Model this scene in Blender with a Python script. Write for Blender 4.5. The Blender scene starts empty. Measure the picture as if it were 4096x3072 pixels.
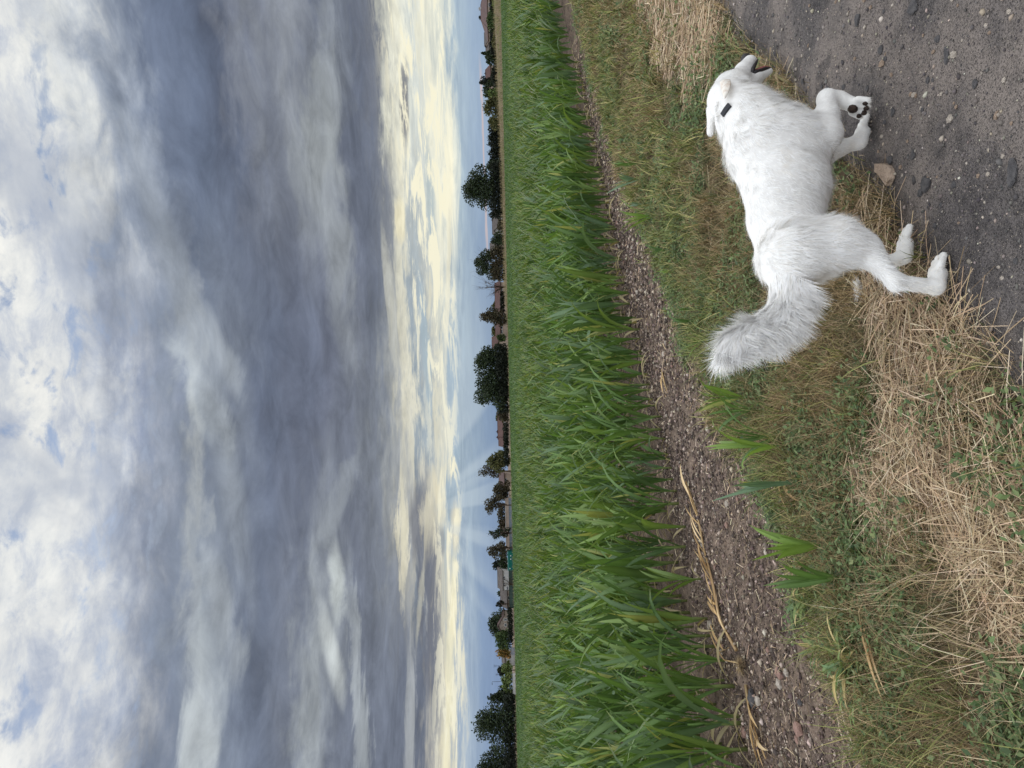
import bpy, math, random
import numpy as np

random.seed(7)
rng = np.random.default_rng(11)
SC = bpy.context.scene
COL = SC.collection

# ------------------------------------------------------------------ camera
# The photograph lies on its side: the upright view was turned 90 degrees, so the camera is rolled.
FPX = 26 / 36 * 4096
EYE = np.array([0.0, 0.0, 1.5])
_p = math.atan((2048 - 2022) / FPX)
_a = math.radians(1.25)
VF = np.array([0, math.cos(_p), -math.sin(_p)])
_u0 = np.array([0, math.sin(_p), math.cos(_p)])
_r0 = np.array([1.0, 0, 0])
VR = _r0 * math.cos(_a) - _u0 * math.sin(_a)
VU = _r0 * math.sin(_a) + _u0 * math.cos(_a)
cam_data = bpy.data.cameras.new('camera')
cam_data.lens = 26
cam_data.sensor_width = 36
cam_data.clip_start = 0.05
cam_data.clip_end = 3000
cam = bpy.data.objects.new('camera', cam_data)
COL.objects.link(cam)
from mathutils import Matrix, Vector
_m = Matrix(((-VU[0], VR[0], -VF[0], EYE[0]), (-VU[1], VR[1], -VF[1], EYE[1]), (-VU[2], VR[2], -VF[2], EYE[2]), (0, 0, 0, 1)))
cam.matrix_world = _m
SC.camera = cam


def at(Y, X, D):
    """photo pixel (row Y, column X) -> world point on the vertical plane y = D"""
    d = VF + VR * ((3072 - Y - 1536) / FPX) + VU * ((2048 - X) / FPX)
    return EYE + d * (D / d[1])


def lin(r, g, b):
    return tuple(((c / 255) / 12.92 if c / 255 <= 0.04045 else ((c / 255 + 0.055) / 1.055) ** 2.4) for c in (r, g, b))


# ------------------------------------------------------------------ exposure
SC.view_settings.view_transform = 'Standard'
SC.view_settings.look = 'None'
SC.view_settings.gamma = 1
SC.view_settings.use_curve_mapping = False
SC.view_settings.exposure = EXPOSURE = 0.35
SC.render.engine = 'CYCLES'
SC.cycles.use_denoising = True
SC.cycles.max_bounces = 9
SC.cycles.diffuse_bounces = 6
SC.cycles.transmission_bounces = 4
SC.cycles.transparent_max_bounces = 4
SC.cycles.sample_clamp_indirect = 6

# ------------------------------------------------------------------ world: sky and clouds
SUN_AZ = math.radians(-9)      # ahead and a little to the left, behind the cloud
SUN_EL = math.radians(11)
world = bpy.data.worlds.new('World')
SC.world = world
world.use_nodes = True
world.cycles.sampling_method = 'MANUAL'
world.cycles.sample_map_resolution = 1024
WT = world.node_tree
WT.nodes.clear()


class NT:
    def __init__(self, tree):
        self.t = tree

    def n(self, kind, **kw):
        nd = self.t.nodes.new(kind)
        for k, v in kw.items():
            setattr(nd, k, v)
        return nd

    def link(self, a, sock):
        if hasattr(a, 'is_linked') or isinstance(a, bpy.types.NodeSocket):
            self.t.links.new(a, sock)
        else:
            sock.default_value = a

    def m(self, op, a, b=None, c=None, clamp=False):
        nd = self.n('ShaderNodeMath', operation=op)
        nd.use_clamp = clamp
        self.link(a, nd.inputs[0])
        if b is not None:
            self.link(b, nd.inputs[1])
        if c is not None:
            self.link(c, nd.inputs[2])
        return nd.outputs[0]

    def xyz(self, x, y, z):
        nd = self.n('ShaderNodeCombineXYZ')
        for i, v in enumerate((x, y, z)):
            self.link(v, nd.inputs[i])
        return nd.outputs[0]

    def noise(self, vec, scale, detail=4, rough=0.55, dist=0.0, color=False):
        nd = self.n('ShaderNodeTexNoise')
        nd.inputs['Scale'].default_value = scale
        nd.inputs['Detail'].default_value = detail
        nd.inputs['Roughness'].default_value = rough
        nd.inputs['Distortion'].default_value = dist
        self.link(vec, nd.inputs['Vector'])
        return nd.outputs['Color' if color else 'Fac']

    def step(self, v, lo, hi, a=0.0, b=1.0):
        nd = self.n('ShaderNodeMapRange', interpolation_type='SMOOTHSTEP')
        self.link(v, nd.inputs['Value'])
        nd.inputs['From Min'].default_value = lo
        nd.inputs['From Max'].default_value = hi
        nd.inputs['To Min'].default_value = a
        nd.inputs['To Max'].default_value = b
        return nd.outputs['Result']

    def mix(self, f, a, b, blend='MIX'):
        nd = self.n('ShaderNodeMix', data_type='RGBA', blend_type=blend)
        self.link(f, nd.inputs[0])
        for v, s in ((a, nd.inputs[6]), (b, nd.inputs[7])):
            if isinstance(v, tuple):
                s.default_value = (*v[:3], 1)
            else:
                self.link(v, s)
        return nd.outputs[2]

    def ramp(self, f, stops, interp='LINEAR'):
        nd = self.n('ShaderNodeValToRGB')
        cr = nd.color_ramp
        cr.interpolation = interp
        while len(cr.elements) > 1:
            cr.elements.remove(cr.elements[-1])
        cr.elements[0].position = stops[0][0]
        cr.elements[0].color = (*stops[0][1], 1)
        for p, c in stops[1:]:
            e = cr.elements.new(p)
            e.color = (*c, 1)
        self.link(f, nd.inputs[0])
        return nd.outputs[0]


S = NT(WT)
g = S.n('ShaderNodeTexCoord').outputs['Generated']
sep = S.n('ShaderNodeSeparateXYZ')
S.link(g, sep.inputs[0])
dx, dy, dz = sep.outputs
hor = S.m('MAXIMUM', S.m('SQRT', S.m('ADD', S.m('MULTIPLY', dx, dx), S.m('MULTIPLY', dy, dy))), 0.02)
sl = S.m('DIVIDE', dz, hor)                     # tangent of the elevation
sl = S.m('MINIMUM', sl, 4.0)
az = S.m('ARCTAN2', dx, dy)                     # azimuth, 0 straight ahead
cxn = S.m('DIVIDE', dx, hor)
cyn = S.m('DIVIDE', dy, hor)
# a level cloud deck in true perspective (streaky near the horizon, lumpy overhead) and cylinder coordinates
cyl = S.xyz(cxn, cyn, S.m('MULTIPLY', sl, 3.0))
den = S.m('ADD', S.m('MAXIMUM', dz, 0.0), 0.10)
deck = S.xyz(S.m('DIVIDE', dx, den), S.m('DIVIDE', dy, den), 0.0)
roll_ = S.xyz(S.m('MULTIPLY', S.m('DIVIDE', dx, den), 0.62), S.m('DIVIDE', dy, den), 4.0)
w1 = S.noise(roll_, 0.85, 4, 0.5, 0.3)
w2 = S.noise(roll_, 2.1, 5, 0.55, 0.3)
w3 = S.noise(cyl, 7.0, 7, 0.6, 0.5)
deck_n = S.noise(deck, 8.5, 8, 0.6, 0.35)
deck_b = S.noise(deck, 1.15, 3, 0.5)
mott = S.noise(deck, 4.2, 9, 0.65, 0.5)
fine = S.noise(cyl, 22.0, 6, 0.62, 0.4)
cyl4 = S.xyz(cxn, cyn, S.m('MULTIPLY', sl, 9.0))
lump = S.noise(cyl4, 9.0, 9, 0.66, 0.5)
lowz = S.m('MULTIPLY', S.step(sl, 0.035, 0.06), S.step(sl, 0.14, 0.24, 1.0, 0.0))
# wander of the cloud bands: large higher up, small near the horizon
amp = S.step(sl, 0.05, 0.5, 0.026, 0.20)
wand = S.m('ADD', S.m('MULTIPLY', S.m('SUBTRACT', w1, 0.5), 1.0), S.m('ADD', S.m('MULTIPLY', S.m('SUBTRACT', w2, 0.5), 0.8), S.m('ADD', S.m('MULTIPLY', S.m('SUBTRACT', deck_n, 0.5), 0.55), S.m('MULTIPLY', S.m('SUBTRACT', w3, 0.5), 0.5))))
sw = S.m('ADD', sl, S.m('MULTIPLY', wand, amp))
sw = S.m('ADD', sw, S.m('MULTIPLY', S.m('MULTIPLY', S.m('SUBTRACT', lump, 0.5), 0.085), lowz))


def pos(s):
    return (s + 0.05) / 0.85


def stops(lst):
    return [(max(0.0, pos(s)), lin(*c)) for s, c in sorted(lst)]


right = [(-.05, (120, 138, 165)), (.0, (148, 168, 196)), (.03, (160, 178, 202)), (.052, (178, 194, 208)), (.066, (214, 218, 213)), (.085, (244, 240, 222)),
         (.10, (216, 220, 217)), (.122, (247, 243, 225)), (.138, (186, 186, 180)), (.15, (120, 124, 136)), (.18, (104, 110, 126)), (.22, (112, 118, 135)),
         (.26, (144, 148, 158)), (.30, (126, 131, 146)), (.33, (98, 106, 126)), (.38, (104, 114, 136)), (.44, (116, 126, 148)), (.49, (160, 168, 184)),
         (.53, (212, 214, 216)), (.60, (222, 224, 224)), (.70, (240, 240, 236)), (.80, (240, 240, 238))]
mid = [(-.05, (108, 124, 154)), (.0, (126, 146, 178)), (.03, (138, 157, 184)), (.055, (162, 178, 194)), (.075, (166, 184, 200)), (.088, (232, 226, 206)),
       (.10, (182, 186, 187)), (.112, (160, 172, 184)), (.125, (224, 219, 202)), (.145, (168, 170, 172)), (.17, (128, 133, 144)), (.20, (114, 119, 134)),
       (.24, (108, 113, 130)), (.30, (106, 114, 134)), (.38, (130, 137, 152)), (.41, (122, 130, 147)), (.44, (164, 168, 174)), (.47, (132, 140, 157)),
       (.52, (128, 138, 162)), (.57, (180, 188, 204)), (.65, (228, 231, 233)), (.80, (238, 239, 238))]
left = [(-.05, (104, 120, 150)), (.0, (124, 143, 178)), (.035, (136, 156, 187)), (.062, (166, 180, 198)), (.076, (228, 219, 194)), (.09, (176, 174, 172)),
        (.105, (108, 114, 130)), (.15, (112, 118, 134)), (.20, (120, 126, 142)), (.235, (158, 163, 170)), (.265, (124, 130, 146)), (.32, (112, 120, 139)),
        (.37, (124, 132, 149)), (.42, (172, 178, 185)), (.45, (126, 134, 151)), (.51, (110, 120, 142)), (.56, (120, 131, 153)), (.61, (166, 174, 192)),
        (.66, (182, 190, 206)), (.72, (206, 211, 220)), (.80, (228, 231, 235))]
swp = S.m('DIVIDE', S.m('ADD', sw, 0.05), 0.85, clamp=True)
cr, cm, cl = (S.ramp(swp, stops(v)) for v in (right, mid, left))
azw = S.m('ADD', az, S.m('MULTIPLY', S.m('SUBTRACT', w1, 0.5), 0.5))
cloud = S.mix(S.step(azw, 0.02, 0.36), S.mix(S.step(azw, -0.42, -0.06), cl, cm), cr)


# ---- single clouds and streaks seen in the bank: (photo row, column, half length, half height, tilt, colour, strength)
def blob(base, Y, X, hl, hh, tilt, colr, k=1.0, rag=0.6):
    P = at(Y, X, 1.0) - EYE
    a0 = math.atan2(P[0], P[1])
    s0 = P[2] / math.hypot(P[0], P[1])
    ca, sa = math.cos(tilt), math.sin(tilt)
    da = S.m('SUBTRACT', az, a0)
    ds = S.m('SUBTRACT', sl, s0)
    wn = lump if s0 < .2 else w3
    ds = S.m('ADD', ds, S.m('MULTIPLY', S.m('SUBTRACT', wn, 0.5), rag * hh * 5.0))
    da = S.m('ADD', da, S.m('MULTIPLY', S.m('SUBTRACT', w3, 0.5), rag * hl * 1.6))
    u = S.m('DIVIDE', S.m('ADD', S.m('MULTIPLY', da, ca), S.m('MULTIPLY', ds, sa)), hl)
    v = S.m('DIVIDE', S.m('SUBTRACT', S.m('MULTIPLY', ds, ca), S.m('MULTIPLY', da, sa)), hh)
    r2 = S.m('ADD', S.m('MULTIPLY', u, u), S.m('MULTIPLY', v, v))
    f = S.m('MULTIPLY', S.step(r2, *((0.1, 1.6) if s0 < .2 else (-0.3, 2.2)), 1.0, 0.0), k)
    return S.mix(f, base, lin(*colr))


BL = [
    (1560, 800, .07, .020, .30, (200, 206, 212), .6, 1.2),
    (1370, 860, .06, .015, .35, (190, 196, 204), .5, 1.2),
    (2480, 910, .07, .014, .28, (196, 201, 206), .45, 1.3),
    (2650, 860, .06, .014, .28, (190, 196, 202), .4, 1.3),
    (2860, 800, .09, .016, .25, (198, 203, 208), .45, 1.3),
    (2990, 760, .06, .02, .2, (200, 205, 210), .6, 1.2),
    (2330, 1345, .045, .008, .05, (214, 219, 218), .7, .9),
    (2600, 1320, .05, .009, .25, (214, 218, 218), .7, .9),
    (2000, 1360, .07, .014, -.3, (156, 161, 168), .55, 1.2),
    (1300, 770, .30, .018, .22, (158, 164, 174), .6, .8),
    (820, 1330, .18, .020, .05, (164, 168, 172), .65, .9),
    (420, 1290, .14, .025, -.2, (158, 162, 165), .6, .9),
    (1500, 1200, .35, .016, .03, (104, 110, 128), .6, .9),
    (500, 1420, .33, .012, .02, (104, 110, 126), .6, .9),
    (2320, 1715, .150, .0145, .06, (114, 117, 130), .92, .8),
    (2090, 1660, .055, .010, .0, (122, 124, 134), .85, .8),
    (2400, 1685, .06, .003, -.08, (226, 220, 198), .4, 1.2),
    (405, 1618, .062, .0062, -.06, (116, 118, 128), .9, .9),
    (2105, 1822, .036, .0055, .0, (224, 216, 196), .95, .6),
    (2170, 1770, .020, .005, .0, (146, 152, 160), .8, .6),
    (1960, 1745, .035, .005, .15, (240, 228, 198), .6, 1.2),
    (2070, 1715, .055, .011, .0, (240, 230, 202), .55, 1.2),
    (2180, 1610, .09, .006, .02, (246, 236, 206), .6, 1.2),
    (1420, 1705, .10, .006, .05, (170, 186, 198), .8, .8),
    (900, 1730, .13, .006, .03, (176, 190, 198), .75, .8),
    (1000, 1795, .20, .0035, -.05, (248, 240, 216), .8, .7),
    (1180, 1560, .10, .006, .06, (206, 204, 194), .6, .9),
    (870, 1600, .03, .008, .0, (238, 228, 198), .85, .8),
    (2720, 1800, .16, .0055, -.04, (250, 240, 206), .85, .7),
    (2880, 1640, .10, .008, .03, (186, 188, 190), .6, .9),
    (2790, 1440, .16, .009, .12, (182, 187, 192), .65, .9),
]
for Y, X, hl, hh, tilt, c3, k, rag in BL:
    cloud = blob(cloud, Y, X, hl, hh, tilt, c3, k, rag)
# lumps and soft rolls of the whole bank
det = S.m('ADD', S.m('MULTIPLY', S.m('SUBTRACT', mott, 0.5), 1.3), S.m('MULTIPLY', S.m('SUBTRACT', w2, 0.5), 0.45))
det = S.m('MULTIPLY', det, S.step(sl, 0.05, 0.22, 0.12, 1.0))
det = S.m('ADD', det, S.m('MULTIPLY', S.m('MULTIPLY', S.m('SUBTRACT', lump, 0.5), 0.85), lowz))
det = S.m('ADD', det, S.m('MULTIPLY', S.m('SUBTRACT', fine, 0.5), S.step(sl, 0.03, 0.15, 0.06, 0.16)))
cloud = S.mix(1.0, cloud, S.xyz(*[S.m('ADD', det, 1.0)] * 3), 'MULTIPLY')
hl_ = S.m('MULTIPLY', S.m('MULTIPLY', S.step(lump, 0.50, 0.58), lowz), S.m('MULTIPLY', S.step(sl, 0.055, 0.075), S.step(S.m('SUBTRACT', sl, S.m('MULTIPLY', S.step(az, -0.2, 0.4), 0.045)), 0.075, 0.115, 1.0, 0.0)))
cloud = S.mix(S.m('MULTIPLY', hl_, 0.95), cloud, lin(252, 244, 218))
cloud = S.mix(1.0, cloud, (0.975, 1.0, 0.985), 'MULTIPLY')
# sun rays fanning down out of the low gap
P = at(2060, 1630, 1.0) - EYE
a0, s0 = math.atan2(P[0], P[1]), P[2] / math.hypot(P[0], P[1])
ra = S.m('SUBTRACT', az, a0)
rs = S.m('SUBTRACT', s0, sl)
ang = S.m('ARCTAN2', ra, S.m('MAXIMUM', rs, 0.001))
ray = S.noise(S.xyz(S.m('MULTIPLY', ang, 2.2), 3.3, 0.0), 1.7, 2, 0.45)
ray = S.m('MULTIPLY', S.step(ray, 0.40, 0.62), S.step(S.m('MULTIPLY', ra, ra), 0.0, 0.15, 1.0, 0.0))
ray = S.m('MULTIPLY', S.m('MULTIPLY', ray, S.step(rs, 0.03, 0.08)), S.step(sl, 0.0, 0.05, 0.3, 1.0))
cloud = S.mix(S.m('MULTIPLY', ray, 0.5), cloud, lin(190, 204, 214))
# a thin pinkish vapour trail low on the right
trl = S.m('SUBTRACT', sl, S.m('ADD', S.m('ADD', 0.0222, S.m('MULTIPLY', S.m('SUBTRACT', az, 0.33), 0.012)), S.m('MULTIPLY', S.m('SUBTRACT', w2, 0.5), 0.008)))
trf = S.m('MULTIPLY', S.step(S.m('ABSOLUTE', trl), 0.0004, 0.0022, 1.0, 0.0), S.step(az, 0.13, 0.21))
trf = S.m('MULTIPLY', trf, S.step(az, 0.38, 0.43, 1.0, 0.0))
cloud = S.mix(S.m('MULTIPLY', trf, 0.75), cloud, lin(208, 190, 188))

# ---- broken bright cloud with blue gaps: overhead, and all round away from the dark bank
shade = S.ramp(S.noise(deck, 7.0, 10, 0.68, 0.3), [(0.32, lin(176, 185, 203)), (0.43, lin(206, 211, 220)), (0.52, lin(234, 235, 233)), (0.62, lin(250, 249, 243)), (0.75, lin(253, 253, 249))])
shade = S.mix(S.step(S.noise(deck, 2.2, 5, 0.55, 0.3), 0.40, 0.58, 0.75, 0.0), shade, lin(160, 170, 190))
nish = S.n('ShaderNodeTexSky', sky_type='NISHITA', sun_disc=False)
nish.sun_elevation = SUN_EL
nish.sun_rotation = SUN_AZ
nish.altitude = 200
SKY = 0.1
blue = S.mix(1.0, nish.outputs[0], (0.62, 0.78, 1.05), 'MULTIPLY')
UP = 2 ** -EXPOSURE      # the visible sky keeps its tone whatever the exposure
sc_cloud = S.n('ShaderNodeVectorMath', operation='SCALE')
gap = S.m('MULTIPLY', S.step(deck_n, 0.33, 0.47, 1.0, 0.0), S.step(deck_b, 0.36, 0.52, 0.35, 1.0))
hi = S.m('ADD', sw, S.step(S.m('ABSOLUTE', az), 0.75, 1.7, 0.0, 0.6))
upf = S.step(hi, 0.455, 0.62)
tot = S.mix(S.m('MULTIPLY', upf, 0.82), cloud, shade)
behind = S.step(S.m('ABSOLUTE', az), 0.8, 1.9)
bright = S.m('ADD', 1.0, S.m('MULTIPLY', S.m('MULTIPLY', S.m('MAXIMUM', S.m('MULTIPLY', behind, S.step(sl, 0.0, 0.8, 0.55, 1.0)), S.step(sl, 0.7, 1.3)), upf), BEHIND_GAIN := 1.7))  # added gain: unseen sky behind and overhead made brighter to light the dog
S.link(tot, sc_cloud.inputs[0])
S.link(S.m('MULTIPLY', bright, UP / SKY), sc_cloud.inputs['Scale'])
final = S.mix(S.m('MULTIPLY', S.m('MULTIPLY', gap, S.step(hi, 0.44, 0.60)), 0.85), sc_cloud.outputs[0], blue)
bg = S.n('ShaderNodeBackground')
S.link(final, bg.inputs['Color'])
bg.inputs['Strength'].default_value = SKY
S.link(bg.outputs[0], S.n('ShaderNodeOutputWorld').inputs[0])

# ------------------------------------------------------------------ sun, softened by the cloud it stands behind
sun_data = bpy.data.lights.new('sun', 'SUN')
sun_data.energy = 0.7
sun_data.angle = math.radians(35)
sun_data.color = (1.0, 0.95, 0.86)
sun = bpy.data.objects.new('sun', sun_data)
COL.objects.link(sun)
sdir = Vector((math.sin(SUN_AZ) * math.cos(SUN_EL), math.cos(SUN_AZ) * math.cos(SUN_EL), math.sin(SUN_EL)))
sun.rotation_euler = sdir.to_track_quat('Z', 'Y').to_euler()

# ------------------------------------------------------------------ helpers
def mesh_from(name, V, faces):
    """V (n,3); faces = list of (m,k) int arrays, one array per polygon size"""
    me = bpy.data.meshes.new(name)
    V = np.asarray(V, dtype=np.float32)
    me.vertices.add(len(V))
    me.vertices.foreach_set('co', V.ravel())
    loops = np.concatenate([f.ravel() for f in faces]).astype(np.int32)
    sizes = np.concatenate([np.full(len(f), f.shape[1]) for f in faces]).astype(np.int32)
    starts = np.concatenate([[0], np.cumsum(sizes)[:-1]]).astype(np.int32)
    me.loops.add(len(loops))
    me.loops.foreach_set('vertex_index', loops)
    me.polygons.add(len(sizes))
    me.polygons.foreach_set('loop_start', starts)
    me.update(calc_edges=True)
    return me


def set_col(me, C, name='col'):
    C = np.asarray(C, dtype=np.float32)
    if C.shape[1] == 3:
        C = np.concatenate([C, np.ones((len(C), 1), np.float32)], 1)
    at_ = me.attributes.new(name, 'FLOAT_COLOR', 'POINT')
    at_.data.foreach_set('color', C.ravel())


def smooth(me):
    me.polygons.foreach_set('use_smooth', np.ones(len(me.polygons), dtype=bool))


def obj(name, me, mat=None, parent=None, loc=None):
    o = bpy.data.objects.new(name, me)
    COL.objects.link(o)
    if mat is not None and me is not None and not me.materials:
        me.materials.append(mat)
    if parent is not None:
        o.parent = parent
    if loc is not None:
        o.location = loc
    return o


def tag(o, label=None, cat=None, group=None, kind=None):
    if label:
        o['label'] = label
    if cat:
        o['category'] = cat
    if group:
        o['group'] = group
    if kind:
        o['kind'] = kind
    return o


def empty(name, loc, rz=0.0):
    o = bpy.data.objects.new(name, None)
    o.empty_display_size = 0.1
    COL.objects.link(o)
    o.location = loc
    o.rotation_euler = (0, 0, rz)
    return o


class MB:
    """collects polygons into one mesh"""
    def __init__(self):
        self.v, self.f = [], []

    def poly(self, pts):
        b = len(self.v)
        self.v += [tuple(p) for p in pts]
        self.f.append(tuple(range(b, b + len(pts))))

    def box(self, x0, x1, y0, y1, z0, z1, rot=0.0, piv=(0, 0)):
        c = [(x, y, z) for z in (z0, z1) for x, y in ((x0, y0), (x1, y0), (x1, y1), (x0, y1))]
        if rot:
            cs, sn = math.cos(rot), math.sin(rot)
            c = [(piv[0] + (x - piv[0]) * cs - (y - piv[1]) * sn, piv[1] + (x - piv[0]) * sn + (y - piv[1]) * cs, z) for x, y, z in c]
        b = len(self.v)
        self.v += c
        for q in ((3, 2, 1, 0), (4, 5, 6, 7), (0, 1, 5, 4), (1, 2, 6, 5), (2, 3, 7, 6), (3, 0, 4, 7)):
            self.f.append(tuple(b + i for i in q))

    def tube(self, pts, radii, n=6, cap=True):
        pts = [Vector(p) for p in pts]
        b = len(self.v)
        for i, p in enumerate(pts):
            d = (pts[min(i + 1, len(pts) - 1)] - pts[max(i - 1, 0)]).normalized()
            a = d.orthogonal().normalized() if i == 0 else (a - d * a.dot(d)).normalized()
            c = d.cross(a)
            for k in range(n):
                t = 2 * math.pi * k / n
                self.v.append(tuple(p + (a * math.cos(t) + c * math.sin(t)) * radii[i]))
        for i in range(len(pts) - 1):
            for k in range(n):
                self.f.append((b + i * n + k, b + i * n + (k + 1) % n, b + (i + 1) * n + (k + 1) % n, b + (i + 1) * n + k))
        if cap:
            self.f.append(tuple(b + k for k in reversed(range(n))))
            self.f.append(tuple(b + (len(pts) - 1) * n + k for k in range(n)))

    def mesh(self, name):
        me = bpy.data.meshes.new(name)
        me.from_pydata(self.v, [], self.f)
        me.update()
        return me

    def build(self, name, mat, parent=None, loc=None, sm=False):
        me = self.mesh(name)
        if sm:
            smooth(me)
        return obj(name, me, mat, parent, loc)


def new_mat(name):
    m = bpy.data.materials.new(name)
    m.use_nodes = True
    m.node_tree.nodes.clear()
    return m, NT(m.node_tree)


def finish(m, N, shader, disp=None):
    out = N.n('ShaderNodeOutputMaterial')
    N.link(shader, out.inputs['Surface'])
    return m


def principled(N, color, rough=0.8, spec=0.3, normal=None, metal=0.0):
    b = N.n('ShaderNodeBsdfPrincipled')
    if isinstance(color, tuple):
        b.inputs['Base Color'].default_value = (*color[:3], 1)
    else:
        N.link(color, b.inputs['Base Color'])
    N.link(rough, b.inputs['Roughness'])
    N.link(spec, b.inputs['Specular IOR Level'])
    b.inputs['Metallic'].default_value = metal
    if normal is not None:
        N.link(normal, b.inputs['Normal'])
    return b


def bump(N, h, dist=0.01, strength=0.6):
    b = N.n('ShaderNodeBump')
    b.inputs['Distance'].default_value = dist
    b.inputs['Strength'].default_value = strength
    N.link(h, b.inputs['Height'])
    return b.outputs[0]


def mat_attr(name, rough=0.6, spec=0.3, trans=0.0, tint=(1, 1, 1)):
    """colour from the per-vertex plant colour; thin leaves let light through"""
    m, N = new_mat(name)
    c = N.n('ShaderNodeAttribute', attribute_name='col').outputs['Color']
    b = principled(N, c, rough, spec)
    sh = b.outputs[0]
    if trans:
        t = N.n('ShaderNodeBsdfTranslucent')
        N.link(N.mix(1.0, c, tint, 'MULTIPLY'), t.inputs['Color'])
        mx = N.n('ShaderNodeMixShader')
        mx.inputs[0].default_value = trans
        N.link(sh, mx.inputs[1])
        N.link(t.outputs[0], mx.inputs[2])
        sh = mx.outputs[0]
    return finish(m, N, sh)


def mat_noise(name, c0, c1, scale=8.0, rough=0.85, spec=0.2, bdist=0.0, detail=5, lo=0.35, hi=0.65):
    m, N = new_mat(name)
    co = N.n('ShaderNodeTexCoord').outputs['Object']
    n = N.noise(co, scale, detail, 0.6)
    c = N.mix(N.step(n, lo, hi), c0, c1)
    return finish(m, N, principled(N, c, rough, spec, bump(N, n, bdist, 0.6) if bdist else None).outputs[0])


def strips(P, W, side, col):
    """many thin ribbons: P (N,S,3) spine, W (N,S) half widths, side (N,S,3), col (N,3) or (N,S,3) -> V, F, C"""
    N_, S_ = P.shape[:2]
    if side.ndim == 2:
        side = np.repeat(side[:, None, :], S_, 1)
    V = np.stack([P - side * W[..., None], P + side * W[..., None]], 2).reshape(-1, 3)
    i = np.arange(N_)[:, None] * (2 * S_) + np.arange(S_ - 1)[None, :] * 2
    F = np.stack([i, i + 1, i + 3, i + 2], -1).reshape(-1, 4)
    if col.ndim == 2:
        col = np.repeat(col[:, None, :], S_, 1)
    C = np.repeat(col[:, :, None, :], 2, 2).reshape(-1, 3)
    return V, F, C


def blades(root, L, phi, th0, th1, w, S_=4, taper=1.0, twist=None):
    """curved blades: lean angle from the vertical runs th0 -> th1 along each blade"""
    N_ = len(root)
    t = np.linspace(0, 1, S_)
    th = th0[:, None] + (th1 - th0)[:, None] * t[None, :]
    step = (L / (S_ - 1))[:, None]
    thm = (th[:, :-1] + th[:, 1:]) / 2
    r = np.concatenate([np.zeros((N_, 1)), np.cumsum(np.sin(thm) * step, 1)], 1)
    z = np.concatenate([np.zeros((N_, 1)), np.cumsum(np.cos(thm) * step, 1)], 1)
    P = np.stack([root[:, 0:1] + r * np.cos(phi)[:, None], root[:, 1:2] + r * np.sin(phi)[:, None], root[:, 2:3] + z], -1)
    tw = rng.uniform(-0.9, 0.9, N_) if twist is None else twist
    s0 = np.stack([-np.sin(phi), np.cos(phi), np.zeros(N_)], -1)
    up = np.stack([np.zeros(N_), np.zeros(N_), np.ones(N_)], -1)
    side = s0 * np.cos(tw)[:, None] + up * np.sin(tw)[:, None]
    W = w[:, None] * (1 - taper * t[None, :] ** 1.6) * np.minimum(1, 0.55 + 2.2 * t[None, :])
    W[:, -1] = np.maximum(W[:, -1], w * 0.06)
    return P, W, side


def pick(cols, n, jit=0.15):
    """n random plant colours out of a list of (sRGB, weight)"""
    c = np.array([lin(*a) for a, _ in cols])
    p = np.array([b for _, b in cols], float)
    k = rng.choice(len(c), n, p=p / p.sum())
    return c[k] * (1 + rng.uniform(-jit, jit, (n, 1))) * (1 + rng.uniform(-jit * .3, jit * .3, (n, 3)))


def vnoise(x, y, s=1.0, seed=0):
    """smooth 2-D value noise, 0..1"""
    r = np.random.default_rng(seed).random((64, 64))
    x = np.asarray(x) * s + 31.7
    y = np.asarray(y) * s + 17.3
    xi, yi = np.floor(x).astype(int), np.floor(y).astype(int)
    fx, fy = x - xi, y - yi
    fx, fy = fx * fx * (3 - 2 * fx), fy * fy * (3 - 2 * fy)
    a, b = r[xi % 64, yi % 64], r[(xi + 1) % 64, yi % 64]
    c, d = r[xi % 64, (yi + 1) % 64], r[(xi + 1) % 64, (yi + 1) % 64]
    return (a * (1 - fx) + b * fx) * (1 - fy) + (c * (1 - fx) + d * fx) * fy


# ------------------------------------------------------------------ lie of the land: path, verge, soil strip and field run the same way
AX = math.radians(47)
DT = np.array([math.cos(AX), math.sin(AX)])
DN = np.array([-DT[1], DT[0]])
W_PATH = np.array([(-20, 1.6), (-3, 1.5), (1.0, 1.5), (1.47, 1.55), (1.86, 1.53), (2.3, 1.52), (2.8, 1.50), (3.2, 1.52), (3.9, 1.53), (4.5, 1.6), (5.1, 1.6), (5.5, 1.58), (9, 1.7), (60, 1.7)])
W_SOIL = np.array([(-20, 3.3), (1.14, 3.30), (1.63, 3.34), (1.95, 3.36), (2.22, 3.2), (2.62, 3.22), (3.17, 3.5), (3.78, 3.78), (4.45, 3.79), (5.4, 3.88), (6.8, 4.15), (9.0, 4.40), (10.0, 4.42), (12, 4.35), (60, 4.3)])
W_CORN = np.array([(-20, 4.6), (1.0, 4.7), (1.93, 4.85), (2.76, 5.07), (3.45, 5.1), (4.48, 5.13), (5.8, 5.16), (7.6, 5.16), (9.2, 5.05), (10.8, 5.0), (15, 4.95), (200, 4.9)])


def tw(x, y):
    return x * DT[0] + y * DT[1], x * DN[0] + y * DN[1]


def xy(t, w):
    return t * DT[0] + w * DN[0], t * DT[1] + w * DN[1]


def edge(tab, t):
    return np.interp(t, tab[:, 0], tab[:, 1])


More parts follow.
